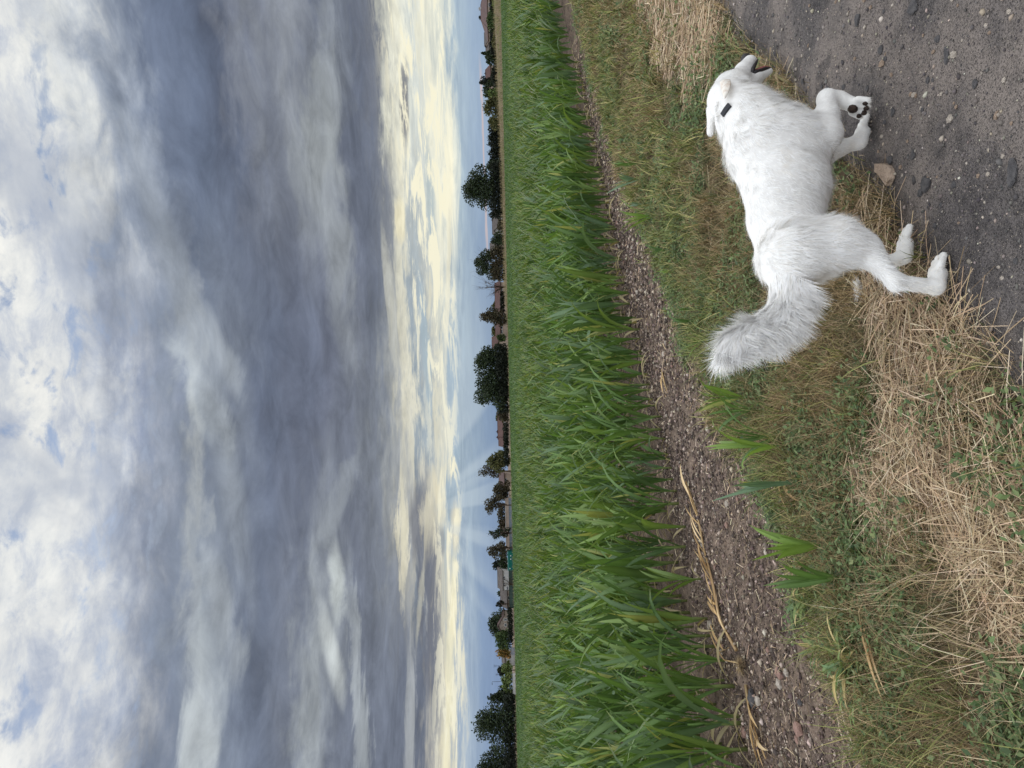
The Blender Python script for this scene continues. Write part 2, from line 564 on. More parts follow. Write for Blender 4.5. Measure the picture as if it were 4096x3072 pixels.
def land_z(x, y):
    x, y = np.asarray(x, float), np.asarray(y, float)
    t, w = tw(x, y)
    wp, ws, wc = edge(W_PATH, t), edge(W_SOIL, t), edge(W_CORN, t)
    near = np.clip((60 - np.hypot(x, y)) / 40, 0, 1)
    soil = np.clip((w - ws) / .3, 0, 1) * np.clip((wc + 6 - w) / 4, 0, 1)
    verge = np.clip((w - wp) / .2, 0, 1) * np.clip((ws - w) / .3, 0, 1)
    z = (vnoise(x, y, 2.2, 1) - .5) * .03 + soil * ((vnoise(x, y, 7, 2) - .5) * .05 + (vnoise(x, y, 19, 3) - .5) * .03) + verge * (.008 + (vnoise(x, y, 5, 4) - .5) * .03)
    under = np.clip((wp + .06 - w) / .1, 0, 1)
    return z * near * (1 - under) - .045 * under


def axis(lo, hi, step, far):
    a = list(np.arange(lo, hi, step))
    s, v = step, hi
    while v < far[1]:
        a.append(v)
        s *= 1.22
        v += s
    a.append(far[1])
    s, v, b = step, lo, []
    while v > far[0]:
        s *= 1.22
        v -= s
        b.append(v)
    return np.array(sorted(set(b + a)))


def grid_mesh(name, X, Y, Z):
    ny, nx = X.shape
    V = np.stack([X, Y, Z], -1).reshape(-1, 3)
    i = (np.arange(ny - 1)[:, None] * nx + np.arange(nx - 1)[None, :]).ravel()
    me = mesh_from(name, V, [np.stack([i, i + 1, i + nx + 1, i + nx], -1)])
    smooth(me)
    return me


gx, gy = np.meshgrid(axis(-4.2, 9.5, .06, (-1500, 1500)), axis(1.2, 14, .06, (-400, 2200)))
ground_me = grid_mesh('ground', gx, gy, land_z(gx, gy))
# dead litter under the grasses of the verge
_t, _w = tw(gx, gy)
_l = np.clip((_w - edge(W_PATH, _t) + .05) / .15, 0, 1) * np.clip((edge(W_SOIL, _t) + (vnoise(gx, gy, 3, 61) - .5) * .5 - _w) / .2, 0, 1)
set_col(ground_me, np.repeat(_l.reshape(-1, 1), 3, 1), 'litter')
m, N = new_mat('brown_soil')
co = N.n('ShaderNodeTexCoord').outputs['Object']
big, med, fin = N.noise(co, 1.1, 4), N.noise(co, 9, 6, .65), N.noise(co, 85, 4, .7)
c = N.mix(N.step(med, .36, .64), lin(74, 63, 56), lin(124, 107, 94))
c = N.mix(N.m('MULTIPLY', N.step(big, .46, .68), .45), c, lin(140, 123, 108))
c = N.mix(N.m('MULTIPLY', N.step(fin, .57, .70), .8), c, lin(186, 170, 154))
c = N.mix(N.m('MULTIPLY', N.step(fin, .45, .33), .75), c, lin(40, 34, 33))
lit_ = N.n('ShaderNodeAttribute', attribute_name='litter').outputs['Fac']
lc = N.mix(N.step(med, .35, .65), lin(66, 57, 44), lin(114, 98, 74))
lc = N.mix(N.m('MULTIPLY', N.step(fin, .55, .70), .6), lc, lin(160, 138, 106))
c = N.mix(lit_, c, lc)
hgt = N.m('ADD', N.m('MULTIPLY', med, .9), N.m('MULTIPLY', fin, .35))
SOIL = finish(m, N, principled(N, c, .95, .12, bump(N, hgt, .03, .9)).outputs[0])
tag(obj('ground', ground_me, SOIL), kind='structure')

# the gravelled track: its own sheet, lying in the trough of the ground
ts = axis(-1.6, 6.5, .045, (-25, 80))
vs = np.linspace(0, 1, 130) ** 1.25
tt, vv = np.meshgrid(ts, vs)
ragged = (vnoise(tt, tt * 0, 5, 8) - .5) * .10 + (vnoise(tt, tt * 0, 17, 9) - .5) * .05
ww = edge(W_PATH, tt) + .03 + ragged - vv * 4.6
px, py = xy(tt, ww)
pz = .004 + (vnoise(px, py, 1.7, 5) - .5) * .03 + (vnoise(px, py, 6.5, 6) - .5) * .018 + (vnoise(px, py, 21, 7) - .5) * .009
pz = pz * np.clip(vv * 14, 0, 1) - .03 * np.clip(1 - vv * 25, 0, 1)


def path_z(x, y):
    return .004 + (vnoise(x, y, 1.7, 5) - .5) * .03 + (vnoise(x, y, 6.5, 6) - .5) * .018 + (vnoise(x, y, 21, 7) - .5) * .009


m, N = new_mat('dark_gravel_track')
co = N.n('ShaderNodeTexCoord').outputs['Object']
big, med, fin = N.noise(co, 1.6, 4), N.noise(co, 16, 6, .65), N.noise(co, 150, 3, .7)
grit = N.n('ShaderNodeTexVoronoi')
grit.inputs['Scale'].default_value = 170
N.link(co, grit.inputs['Vector'])
gd = grit.outputs['Distance']
gsep = N.n('ShaderNodeSeparateColor')
N.link(grit.outputs['Color'], gsep.inputs[0])
gr = gsep.outputs[0]
c = N.mix(N.step(med, .3, .7), lin(72, 68, 67), lin(100, 94, 92))
c = N.mix(N.m('MULTIPLY', N.step(big, .44, .60), .85), c, lin(128, 118, 111))
c = N.mix(N.m('MULTIPLY', N.step(N.noise(co, 3.7, 5, .6), .54, .66), .6), c, lin(58, 55, 55))
c = N.mix(N.m('MULTIPLY', N.step(fin, .60, .75), .6), c, lin(150, 142, 134))
speck = N.m('MULTIPLY', N.step(gr, .80, .93), N.step(gd, .50, .28))
c = N.mix(N.m('MULTIPLY', speck, .5), c, lin(188, 176, 160))
dark = N.m('MULTIPLY', N.step(gr, .30, .12), N.step(gd, .6, .3))
c = N.mix(N.m('MULTIPLY', dark, .7), c, lin(42, 40, 42))
hgt = N.m('ADD', N.m('MULTIPLY', N.step(gd, .6, .1), .5), N.m('ADD', N.m('MULTIPLY', med, .9), N.m('MULTIPLY', fin, .25)))
GRAVEL = finish(m, N, principled(N, c, .85, .25, bump(N, hgt, .012, .9)).outputs[0])
tag(obj('path', grid_mesh('path', px, py, pz), GRAVEL), kind='structure')

# ------------------------------------------------------------------ beyond the field: rising bank, trees, houses
FIELD_END = 186.0


def px_at(Y, X, D):
    p = at(Y, X, D)
    return float(p[0]), float(p[2])


def leafcards(cen, size, nrm_up=.3):
    n = len(cen)
    a = rng.normal(size=(n, 3)); a /= np.linalg.norm(a, axis=1)[:, None]
    b = rng.normal(size=(n, 3)); b -= a * (a * b).sum(1)[:, None]; b /= np.linalg.norm(b, axis=1)[:, None]
    s = size[:, None]
    V = np.stack([cen - a * s, cen - b * s * .55, cen + a * s, cen + b * s * .55], 1).reshape(-1, 3)
    F = np.arange(n * 4).reshape(-1, 4)
    return V, F


LEAFM = mat_attr('tree_leaves', .65, .25, .22, (1.0, 1.05, .6))
BARK = mat_noise('bark', lin(58, 48, 40), lin(86, 74, 62), 6, .9, .1, .03)
GREENS = {
    'dark': [((50, 62, 40), 3), ((40, 50, 34), 3), ((64, 74, 44), 1)],
    'mid': [((66, 82, 46), 3), ((52, 68, 40), 2), ((84, 98, 54), 1)],
    'light': [((104, 118, 68), 3), ((86, 102, 58), 2), ((124, 132, 82), 1)],
    'olive': [((84, 84, 50), 3), ((70, 74, 46), 2), ((100, 96, 60), 1)],
    'black': [((36, 42, 32), 3), ((30, 35, 28), 2), ((46, 50, 38), 1)],
    'gold': [((150, 112, 62), 3), ((128, 100, 58), 2), ((106, 98, 56), 2)],
    'brown': [((74, 68, 52), 3), ((62, 58, 46), 2), ((90, 82, 60), 1)],
}


def tree(name, label, Y0, Y1, Xt, Xb, D, tone='dark', crown=(0.0, .75), dens=1.25, kind='round', trunk=True, group=None, cat='tree', z0=0.0):
    """crown between photo rows Y0..Y1 and columns Xt..Xb, standing at distance D"""
    cx, zt = px_at((Y0 + Y1) / 2, Xt, D)
    xa, _ = px_at(Y1, (Xt + Xb) / 2, D)
    xb, _ = px_at(Y0, (Xt + Xb) / 2, D)
    hw = abs(xb - xa) / 2
    zbm = px_at((Y0 + Y1) / 2, Xb, D)[1]
    zb = min(zbm, zt - .5)
    h = zt - zb
    zc0 = zb + h * crown[0]
    root = empty(name, (cx, D, z0))
    tag(root, label, cat, group)
    lr = np.random.default_rng(int(Y0 * 7 + Xt))
    # lobes
    n_l = {'round': 20, 'cone': 9, 'hedge': 16, 'open': 13, 'bare': 6, 'spiky': 6}[kind]
    L = []
    for i in range(n_l):
        u = lr.uniform(-1, 1)
        v = (i + lr.uniform(0, 1)) / n_l
        if kind == 'cone':
            v = i / (n_l - 1)
            wid = (1 - v) ** .8
            L.append((u * .25 * hw * wid, lr.uniform(-.3, .3) * hw * wid, zc0 + v * (zt - zc0) * .96, hw * (.25 + .75 * wid), h * .10))
            continue
        if kind == 'hedge':
            u = -1 + 2 * (i + .5) / n_l
            L.append((u * hw * .96, lr.uniform(-.2, .2), zc0 + (zt - zc0) * lr.uniform(.42, .55), hw / n_l * 1.9, (zt - zc0) * lr.uniform(.46, .54)))
            continue
        wid = math.sqrt(max(0, 1 - (max(0, 1.35 * v - .35)) ** 2 * .9))
        rr = lr.uniform(.30, .46) if kind == 'round' else lr.uniform(.24, .38)
        L.append((u * hw * (1 - rr * .9) * wid, lr.uniform(-.5, .5) * hw * wid, zc0 + (zt - zc0) * (rr * .30 + v * (1.02 - rr * .85)), hw * rr * 1.08, (zt - zc0) * rr * .55))
    area_px = abs(Y1 - Y0) * abs(Xb - Xt) * (1 - crown[0])
    n_c = int(min(5200, max(120, area_px / 5.0)) * dens)
    li = lr.integers(0, len(L), n_c)
    La = np.array(L)
    q = rng.normal(size=(n_c, 3)); q /= np.linalg.norm(q, axis=1)[:, None]
    q *= (rng.uniform(0, 1, (n_c, 1)) ** (.34 if kind != 'open' else .2)) * rng.uniform(.9, 1.12, (n_c, 1))
    rad = np.stack([La[li, 3], La[li, 3] * (.8 if kind != 'hedge' else 1.0), La[li, 4]], 1)
    cen = La[li, :3] + q * rad
    cen[:, 2] -= 0
    cen = cen[cen[:, 2] > z0 + .1]
    n_c = len(cen)
    sz = rng.uniform(.16, .42, n_c) * (D / 200) * (.8 if kind in ('open', 'spiky') else 1)
    V, F = leafcards(cen, sz)
    V[:, 2] -= z0
    me = mesh_from('crown', V, [F])
    set_col(me, np.repeat(pick(GREENS[tone], n_c, .22), 4, 0))
    if kind != 'bare':
        obj('crown', me, LEAFM, root)
    if trunk:
        mb = MB()
        tr = max(.12, h * .028)
        zt0 = zc0 - z0
        mb.tube([(0, 0, 0), (lr.uniform(-.1, .1), 0, zt0 * .5), (lr.uniform(-.2, .2), 0, zt0 + h * .12)], [tr * 1.25, tr, tr * .8], 7)
        for i in range(7 if kind not in ('open', 'bare') else 16):
            t_ = La[lr.integers(0, len(La))]
            s0_ = zt0 * lr.uniform(.35, 1.0) + h * .08
            e = np.array([t_[0], t_[1], t_[2] - z0]) + lr.normal(0, .2, 3) * hw * (.3 if kind != 'bare' else .9)
            m1 = np.array([e[0] * .45, e[1] * .45, s0_ + (e[2] - s0_) * .55 + lr.uniform(-.2, .3)])
            mb.tube([(0, 0, s0_), tuple(m1), tuple(e)], [tr * .5, tr * .3, tr * .08], 5)
            if kind in ('open', 'bare'):
                for j in range(5):
                    e2 = e + lr.normal(0, 1, 3) * np.array([hw * .28, hw * .2, h * .14]) + np.array([0, 0, h * .08])
                    mb.tube([tuple(m1 + (e - m1) * lr.uniform(.2, .9)), tuple((m1 + e2) / 2 + lr.normal(0, .1, 3)), tuple(e2)], [tr * .2, tr * .12, .012], 4)
        mb.build('trunk', BARK, root, sm=True)
    return root


# --- the bank of dry grass at the far right and the ground behind the field
def bank_top(x):
    return np.interp(x, [-140, 10, 25, 60, 110, 200], [.15, .15, .9, 1.35, 2.5, 2.9])


bx, by = np.meshgrid(np.arange(-260, 262, 4.0), np.array([184.0, 185.5, 187, 188.5, 190, 192, 196, 204, 230, 300, 420]))
bz = bank_top(bx) * np.clip((by - 185.0) / 5, 0, 1) ** .8 + (vnoise(bx, by, .35, 12) - .5) * .25 * np.clip((by - 185) / 3, 0, 1) - .03 * (by < 185) - .004
m, N = new_mat('dry_grass_bank')
co = N.n('ShaderNodeTexCoord').outputs['Object']
n1, n2 = N.noise(co, .55, 5, .65), N.noise(co, 3.2, 5, .7)
c = N.mix(N.step(n2, .35, .65), lin(94, 85, 66), lin(124, 111, 90))
c = N.mix(N.step(n1, .50, .62), c, lin(98, 98, 62))
BANK = finish(m, N, principled(N, c, .95, .1, bump(N, n2, .2, .8)).outputs[0])
tag(obj('bank', grid_mesh('bank', bx, by, bz), BANK), kind='structure')
# dry grass along the field margin and over the bank
n = 9000
gx_ = rng.uniform(-125, 125, n)
gy_ = 186.3 + rng.uniform(0, 1, n) ** 1.5 * np.where(gx_ > 20, 6, 1.6)
gz_ = bank_top(gx_) * np.clip((gy_ - 185.0) / 5, 0, 1) ** .8
P, W, sd = blades(np.stack([gx_, gy_, gz_ - .05], 1), rng.uniform(.5, 1.05, n), rng.uniform(0, 6.28, n), rng.uniform(0, .25, n), rng.uniform(.2, .9, n), rng.uniform(.03, .07, n), 3)
V, F, C = strips(P, W, sd, pick([((160, 144, 112), 3), ((140, 126, 96), 2), ((104, 104, 70), 2)], n, .15))
me = mesh_from('margin_grass', V, [F]); set_col(me, C)
DRY = mat_attr('dry_blades', .8, .2, .3)
tag(obj('margin_grass', me, DRY), kind='stuff')

T = tree
T('conifer', 'dark conifer with a narrow tip left of the hip roofed house', 198, 228, 1928, 1995, 203, 'dark', kind='cone')
T('broadleaf_tree', 'dense dark green tree beside the narrow conifer on the grass bank', 203, 275, 1937, 1999, 206, 'dark', dens=1.2)
T('bush', 'rounded green bush in front of the red hip roofed house', 44, 130, 1945, 1992, 200, 'mid', kind='round', cat='bush', trunk=False, dens=1.6)
T('yucca', 'black spiky palm like tree showing above the hip roof', 50, 80, 1910, 1950, 232, 'black', kind='spiky', trunk=True)
T('hedge', 'black clipped hedge at the foot of the hip roofed house', -20, 48, 1957, 1985, 199, 'black', kind='hedge', cat='hedge', trunk=False, dens=1.6)
T('bush', 'pale yellow green bush on the bank under the black hedge', -10, 44, 1968, 2000, 195, 'light', cat='bush', trunk=False)
T('bush', 'pale olive bush on the bank below the small grey roofs', 128, 205, 1966, 1998, 196, 'olive', cat='bush', trunk=False)
T('hedge', 'long black hedge below the small grey roofs', 118, 220, 1958, 1988, 201, 'black', kind='hedge', cat='hedge', trunk=False, dens=1.6)
T('conifer', 'black conifer leaning over a low red roof', 300, 348, 1915, 1975, 214, 'black', kind='open', dens=1.5)
T('broadleaf_tree', 'dark domed tree left of the leaning black conifer', 318, 400, 1929, 1998, 206, 'dark', dens=1.3)
T('bush', 'light green feathery bush under the dark domed tree', 352, 390, 1950, 1996, 197, 'light', cat='bush', trunk=False)
T('bush', 'dark green bush at the foot of the low red roof', 262, 352, 1962, 2000, 202, 'black', cat='bush', trunk=False, dens=1.4)
T('broadleaf_tree', 'olive green tree with a ragged top and pale stems', 378, 482, 1931, 2004, 203, 'olive', kind='round', dens=1.15)
T('bush', 'olive brown bush at the right end of the tall dark hedge', 455, 522, 1953, 2000, 199, 'olive', cat='bush', trunk=False, dens=1.1)
T('hedge', 'tall dark hedge like a wall along the dry grass bank', 476, 668, 1953, 2006, 204, 'black', kind='hedge', cat='hedge', trunk=False, dens=1.8)
T('broadleaf_tree', 'dark green tree between the tall hedge and the great round oak', 636, 705, 1944, 2014, 200, 'dark', dens=1.3)
T('oak_tree', 'great dark round oak standing alone above the field', 655, 852, 1845, 1985, 196, 'dark', crown=(0, .8), dens=1.1)
T('bush', 'dark thicket under the great round oak', 648, 872, 1955, 2022, 193, 'black', kind='hedge', cat='bush', trunk=False, dens=1.5)
T('bush', 'dark scrub in front of the brown roofed house', 866, 935, 1986, 2024, 195, 'brown', cat='bush', trunk=False, dens=1.3)
T('bush', 'dark rounded bush right of the grey house', 928, 985, 1961, 2026, 195, 'dark', cat='bush', trunk=False, dens=1.3)
T('broadleaf_tree', 'ragged dark tree with gaps in its crown beside a bare one', 988, 1122, 1896, 2000, 197, 'dark', kind='open', dens=1.6)
T('bush', 'brown thicket at the foot of the ragged dark tree', 982, 1125, 1960, 2028, 194, 'brown', kind='hedge', cat='bush', trunk=False, dens=1.1)
T('bare_tree', 'bare twiggy tree without leaves leaning over the red roof', 1098, 1205, 1898, 2010, 196, 'brown', kind='bare')
T('hedge', 'low dark hedge in front of the long red roofed bungalow', 1165, 1248, 2000, 2019, 198, 'black', kind='hedge', cat='hedge', trunk=False, dens=1.5)
T('bush', 'small dark round bush above the long red roof', 1198, 1240, 1968, 1995, 225, 'olive', cat='bush', trunk=False)
T('broadleaf_tree', 'dark bushy tree tapering to the right between two red roofs', 1226, 1308, 1914, 2032, 197, 'brown', dens=1.1)
T('bush', 'brown green bush above the red roof with an arched window', 1296, 1362, 1966, 1990, 226, 'olive', cat='bush', trunk=False)
T('bush', 'green bush against the wall of the house with a white chimney', 1334, 1370, 1985, 2024, 197, 'mid', cat='bush', trunk=False, dens=1.2)
T('oak_tree', 'great dark oak right half of the broad double crown', 1374, 1545, 1890, 2036, 195, 'dark', dens=1.1)
T('oak_tree', 'great dark oak left half of the broad double crown', 1472, 1650, 1890, 2036, 194, 'dark', dens=1.1)
T('bush', 'black thicket closing the foot of the double oak crown', 1376, 1652, 1982, 2038, 192, 'black', kind='hedge', cat='bush', trunk=False, dens=1.4)
T('bush', 'brown green bush at the right end of the long brick red roof', 1628, 1692, 1986, 2034, 194, 'brown', cat='bush', trunk=False, dens=1.1)
T('broadleaf_tree', 'round green tree rising behind the long brick red roof', 1652, 1708, 1981, 2010, 224, 'olive', dens=1.2)
T('hedge', 'dark dome shaped hedge before the long brick red roof', 1688, 1862, 2013, 2036, 196, 'black', kind='hedge', cat='hedge', trunk=False, dens=1.5)
T('willow_tree', 'olive green full tree left of the long brick red roof', 1796, 1896, 1944, 2038, 198, 'olive', dens=1.3)
T('broadleaf_tree', 'thin open tree with leafy branch tips behind the olive tree', 1850, 1925, 1912, 2000, 208, 'brown', kind='open', dens=.55)
T('broadleaf_tree', 'dark shaggy tree left of the pink roof', 1922, 2005, 1968, 2040, 200, 'brown', dens=1.2)
T('broadleaf_tree', 'open dark tree with a bare trunk before the cream wall', 1978, 2068, 1934, 2005, 194, 'brown', crown=(.0, .7), kind='open', dens=.9)
T('hedge', 'dark hedge behind the long cream wall', 2012, 2112, 1990, 2026, 204, 'brown', kind='hedge', cat='hedge', trunk=False, dens=1.2)
T('broadleaf_tree', 'small twisted tree wrapped in dark ivy before the cream wall', 2106, 2162, 1953, 2040, 194, 'dark', kind='open', dens=.8)
T('broadleaf_tree', 'small sparse tree with a forked trunk right of the teal container', 2150, 2238, 1947, 2030, 193, 'brown', kind='open', dens=.9)
T('hedge', 'dark green hedge behind the teal container', 2186, 2276, 1996, 2030, 203, 'dark', kind='hedge', cat='hedge', trunk=False, dens=1.3)
T('broadleaf_tree', 'purple black round tree beside the white house', 2236, 2291, 1968, 2012, 212, 'black', dens=1.5)
T('bare_tree', 'small bare tree in front of the white house', 2312, 2368, 2008, 2046, 193, 'brown', kind='bare')
T('bush', 'small dark bush on the roof line of the grey roofed wing', 2362, 2388, 1988, 2012, 222, 'dark', cat='bush', trunk=False)
T('conifer', 'small black conifer with drooping boughs beside the grey wing', 2402, 2432, 1983, 2015, 206, 'black', kind='open', dens=1.4)
T('broadleaf_tree', 'broad dark domed tree over the stone cottage', 2434, 2572, 1950, 2036, 204, 'dark', dens=1.15)
T('broadleaf_tree', 'moss green bushy tree left of the stone cottage', 2512, 2604, 1976, 2044, 195, 'mid', dens=1.1)
T('broadleaf_tree', 'golden brown autumn tree next to the moss green tree', 2586, 2638, 1983, 2042, 196, 'gold', dens=1.1)
T('hedge', 'dark hedge along the road below the moss green tree', 2432, 2580, 2030, 2052, 193, 'black', kind='hedge', cat='hedge', trunk=False, dens=1.2)
T('broadleaf_tree', 'black round tree under the roof aerials', 2654, 2709, 1988, 2030, 208, 'black', dens=1.5)
T('bush', 'small pale green bush in front of the black round tree', 2646, 2700, 2003, 2050, 196, 'light', cat='bush', trunk=False, dens=1.2)
T('bush', 'yellow green bush over the white low wall', 2688, 2768, 2004, 2052, 195, 'light', cat='bush', trunk=False, dens=1.3)
T('broadleaf_tree', 'dark green tree between the yellow green bush and the biggest tree', 2738, 2800, 1986, 2058, 198, 'dark', dens=1.3)
T('oak_tree', 'biggest dark dense tree at the left end of the horizon', 2786, 3008, 1887, 2070, 192, 'dark', dens=1.15)
T('broadleaf_tree', 'dark leafy tree with a pointed top right of the biggest tree', 2768, 2820, 1943, 2066, 194, 'dark', kind='round', dens=1.2)
T('broadleaf_tree', 'loose dark tree left of the biggest tree, cut by the frame', 2990, 3120, 1902, 2072, 195, 'dark', kind='round', dens=.9)
T('bush', 'dark scrub under the biggest tree', 2776, 3110, 2012, 2072, 190, 'black', kind='hedge', cat='bush', trunk=False, dens=1.0)


# --- houses
def mat_plain(name, c0, c1, scale=2.0):
    return mat_noise(name, lin(*c0), lin(*c1), scale, .85, .2, .01)


ROOF_RED = mat_plain('clay_roof', (74, 55, 52), (86, 64, 59), 1.4)
ROOF_PINK = mat_plain('faded_clay_roof', (84, 69, 67), (96, 79, 76), 1.2)
ROOF_GREY = mat_plain('grey_roof', (74, 68, 65), (90, 84, 80), 1.2)
WALL_CREAM = mat_plain('cream_render', (150, 134, 122), (166, 150, 136), .8)
WALL_WHITE = mat_plain('white_render', (158, 158, 157), (176, 175, 172), .8)
WALL_STONE = mat_plain('rubble_stone', (108, 98, 90), (156, 144, 132), 2.6)
GLASS = mat_noise('window_glass', lin(22, 26, 34), lin(34, 40, 50), 1.0, .15, .6)
FRAME = mat_plain('white_frame', (196, 196, 194), (206, 206, 204))


def house(label, Y0, Y1, Xr, Xe, Xb, D, roof, wall, depth=7.0, hip=0.0, gable_front=False, windows=(), chimneys=(), name='house', over=.3):
    """Y0..Y1: right and left end (photo rows); Xr ridge, Xe eaves, Xb base columns"""
    xr, _ = px_at(Y0, Xe, D)
    xl, _ = px_at(Y1, Xe, D)
    ze = px_at((Y0 + Y1) / 2, Xe, D)[1]
    zr = px_at((Y0 + Y1) / 2, Xr, D + depth / 2)[1]
    xm, hw = (xl + xr) / 2, (xr - xl) / 2
    base = float(bank_top(xm)) - .2
    root = empty(name, (xm, D, base))
    tag(root, label, 'house')
    ze -= base; zr -= base
    mb = MB()
    if gable_front:
        pts = [(-hw, 0, 0), (hw, 0, 0), (hw, 0, ze), (0, 0, zr - .12), (-hw, 0, ze)]
        mb.poly(pts); mb.poly([(x, depth, z) for x, _, z in reversed(pts)])
        mb.poly([(hw, 0, 0), (hw, depth, 0), (hw, depth, ze), (hw, 0, ze)])
        mb.poly([(-hw, depth, 0), (-hw, 0, 0), (-hw, 0, ze), (-hw, depth, ze)])
    else:
        mb.poly([(-hw, 0, 0), (hw, 0, 0), (hw, 0, ze), (-hw, 0, ze)])
        mb.poly([(hw, depth, 0), (-hw, depth, 0), (-hw, depth, ze), (hw, depth, ze)])
        zg = zr - .12 if not hip else ze
        mb.poly([(hw, 0, 0), (hw, depth, 0), (hw, depth, ze), (hw, depth / 2, zg), (hw, 0, ze)])
        mb.poly([(-hw, depth, 0), (-hw, 0, 0), (-hw, 0, ze), (-hw, depth / 2, zg), (-hw, depth, ze)])
    mb.build('wall', wall, root)
    mb = MB()
    th = .16

    def slab(q):
        q = [Vector(p) for p in q]
        nrm = (q[1] - q[0]).cross(q[2] - q[0]).normalized() * th
        a = [p + nrm for p in q]
        mb.poly(a); mb.poly(list(reversed(q)))
        for i in range(len(q)):
            j = (i + 1) % len(q)
            mb.poly([q[i], q[j], a[j], a[i]])
    if gable_front:
        o = over
        k = (zr - ze) / hw
        slab([(hw + o, -o, ze - k * o), (hw + o, depth + o, ze - k * o), (0, depth + o, zr), (0, -o, zr)])
        slab([(0, -o, zr), (0, depth + o, zr), (-hw - o, depth + o, ze - k * o), (-hw - o, -o, ze - k * o)])
    else:
        o = over
        k = (zr - ze) / (depth / 2)
        hp = hip
        slab([(-hw - o, -o, ze - k * o), (hw + o, -o, ze - k * o), (hw + o - hp, depth / 2, zr), (-hw - o + hp, depth / 2, zr)])
        slab([(hw + o, depth + o, ze - k * o), (-hw - o, depth + o, ze - k * o), (-hw - o + hp, depth / 2, zr), (hw + o - hp, depth / 2, zr)])
        if hp:
            slab([(hw + o, -o, ze - k * o), (hw + o, depth + o, ze - k * o), (hw + o - hp, depth / 2, zr)])
            slab([(-hw - o, depth + o, ze - k * o), (-hw - o, -o, ze - k * o), (-hw - o + hp, depth / 2, zr)])
            for s in (-1, 1):
                mb.tube([(s * (hw + o), -o, ze - k * o + th), (s * (hw + o - hp), depth / 2, zr + th)], [.11, .11], 5)
        mb.tube([(-hw - o + hp, depth / 2, zr + th * .9), (hw + o - hp, depth / 2, zr + th * .9)], [.12, .12], 5)
    rf = mb.build('roof', roof, root)
    for Yc, Xt, wch, mat in chimneys:
        xc = px_at(Yc, Xt, D + depth / 2)[0] - xm
        ztop = px_at(Yc, Xt, D + depth / 2)[1] - base
        mb = MB()
        mb.box(xc - wch / 2, xc + wch / 2, depth / 2 - .25, depth / 2 + .25, zr - .9, ztop - .12)
        mb.box(xc - wch / 2 - .08, xc + wch / 2 + .08, depth / 2 - .33, depth / 2 + .33, ztop - .12, ztop)
        mb.tube([(xc, depth / 2, ztop), (xc, depth / 2, ztop + .25)], [.13, .11], 7)
        mb.build('chimney', mat, rf)
    for Yw, Xw0, Xw1, ww_ in windows:
        xw, z1 = px_at(Yw, Xw0, D)
        z0_ = px_at(Yw, Xw1, D)[1]
        xw -= xm; z1 -= base; z0_ -= base
        mb = MB()
        f_ = .07
        mb.box(xw - ww_ / 2 - f_, xw - ww_ / 2, -.06, .02, z0_ - f_, z1 + f_)
        mb.box(xw + ww_ / 2, xw + ww_ / 2 + f_, -.06, .02, z0_ - f_, z1 + f_)
        mb.box(xw - ww_ / 2, xw + ww_ / 2, -.06, .02, z1, z1 + f_)
        mb.box(xw - ww_ / 2, xw + ww_ / 2, -.10, .02, z0_ - f_, z0_)
        mb.box(xw - .025, xw + .025, -.05, -.012, z0_, z1)
        w_ = mb.build('window', FRAME, root)
        mb = MB()
        mb.box(xw - ww_ / 2, xw + ww_ / 2, -.03, -.008, z0_, z1)
        mb.build('pane', GLASS, w_)
    return root


house('house with a long faded red hip roof at the far right', -70, 108, 1925, 1948, 1990, 206, ROOF_PINK, WALL_CREAM, 9, hip=4.2, chimneys=((35, 1916, .7, WALL_WHITE),), windows=((85, 1954, 1962, 1.0), (20, 1954, 1962, 1.0)))
house('small house with a grey brown roof right of the dark conifers', 112, 160, 1939, 1952, 1985, 222, ROOF_GREY, WALL_CREAM, 7, windows=((150, 1955, 1961, .9),))
house('small low house with a pale grey roof next to the narrow conifer', 164, 206, 1945, 1957, 1985, 224, ROOF_GREY, WALL_WHITE, 6, windows=((185, 1958, 1963, .8),))
house('low house with a dull red roof under the leaning black conifer', 262, 330, 1944, 1962, 1990, 219, ROOF_RED, WALL_CREAM, 7, chimneys=((294, 1940, .6, ROOF_GREY),))
house('house with a dark brown roof behind scrub left of the great round oak', 838, 924, 1971, 1992, 2020, 210, ROOF_GREY, WALL_WHITE, 7, chimneys=((868, 1968, .6, ROOF_GREY), (880, 1967, .6, ROOF_GREY)), windows=((900, 1996, 2003, .9),))
house('white gable end house left of the dark brown roof', 912, 938, 1976, 1990, 2020, 207, ROOF_GREY, WALL_WHITE, 6, gable_front=True, windows=((925, 1993, 2000, .8),))
house('grey house half hidden right of the ragged dark tree', 966, 1004, 1962, 1978, 2022, 212, ROOF_GREY, WALL_STONE, 7, windows=((980, 1984, 1992, .9),))
house('long low bungalow with a brown red roof behind the bare tree', 1128, 1246, 1982, 2002, 2022, 212, ROOF_RED, WALL_CREAM, 8, windows=((1190, 2004, 2009, 1.1), (1160, 2004, 2009, 1.1), (1222, 2004, 2009, 1.1)))
house('low red roofed house with a small arched window in its pale wall', 1292, 1346, 1984, 2001, 2022, 210, ROOF_RED, WALL_CREAM, 7, windows=((1327, 2003, 2010, .9), (1306, 2003, 2010, 1.3)))
house('taller red roofed house with a white chimney beside the double oak', 1347, 1394, 1970, 1993, 2024, 208, ROOF_RED, WALL_CREAM, 7.5, chimneys=((1354, 1966, .8, WALL_WHITE),), windows=((1384, 1999, 2006, .9),))
house('long farmhouse with a brick red roof and cream wall', 1660, 1758, 1993, 2012, 2034, 206, ROOF_RED, WALL_CREAM, 8, chimneys=((1727, 1988, .7, ROOF_RED), (1749, 1988, .5, ROOF_RED)), windows=((1681, 2015, 2021, 1.0), (1697, 2015, 2020, .8)))
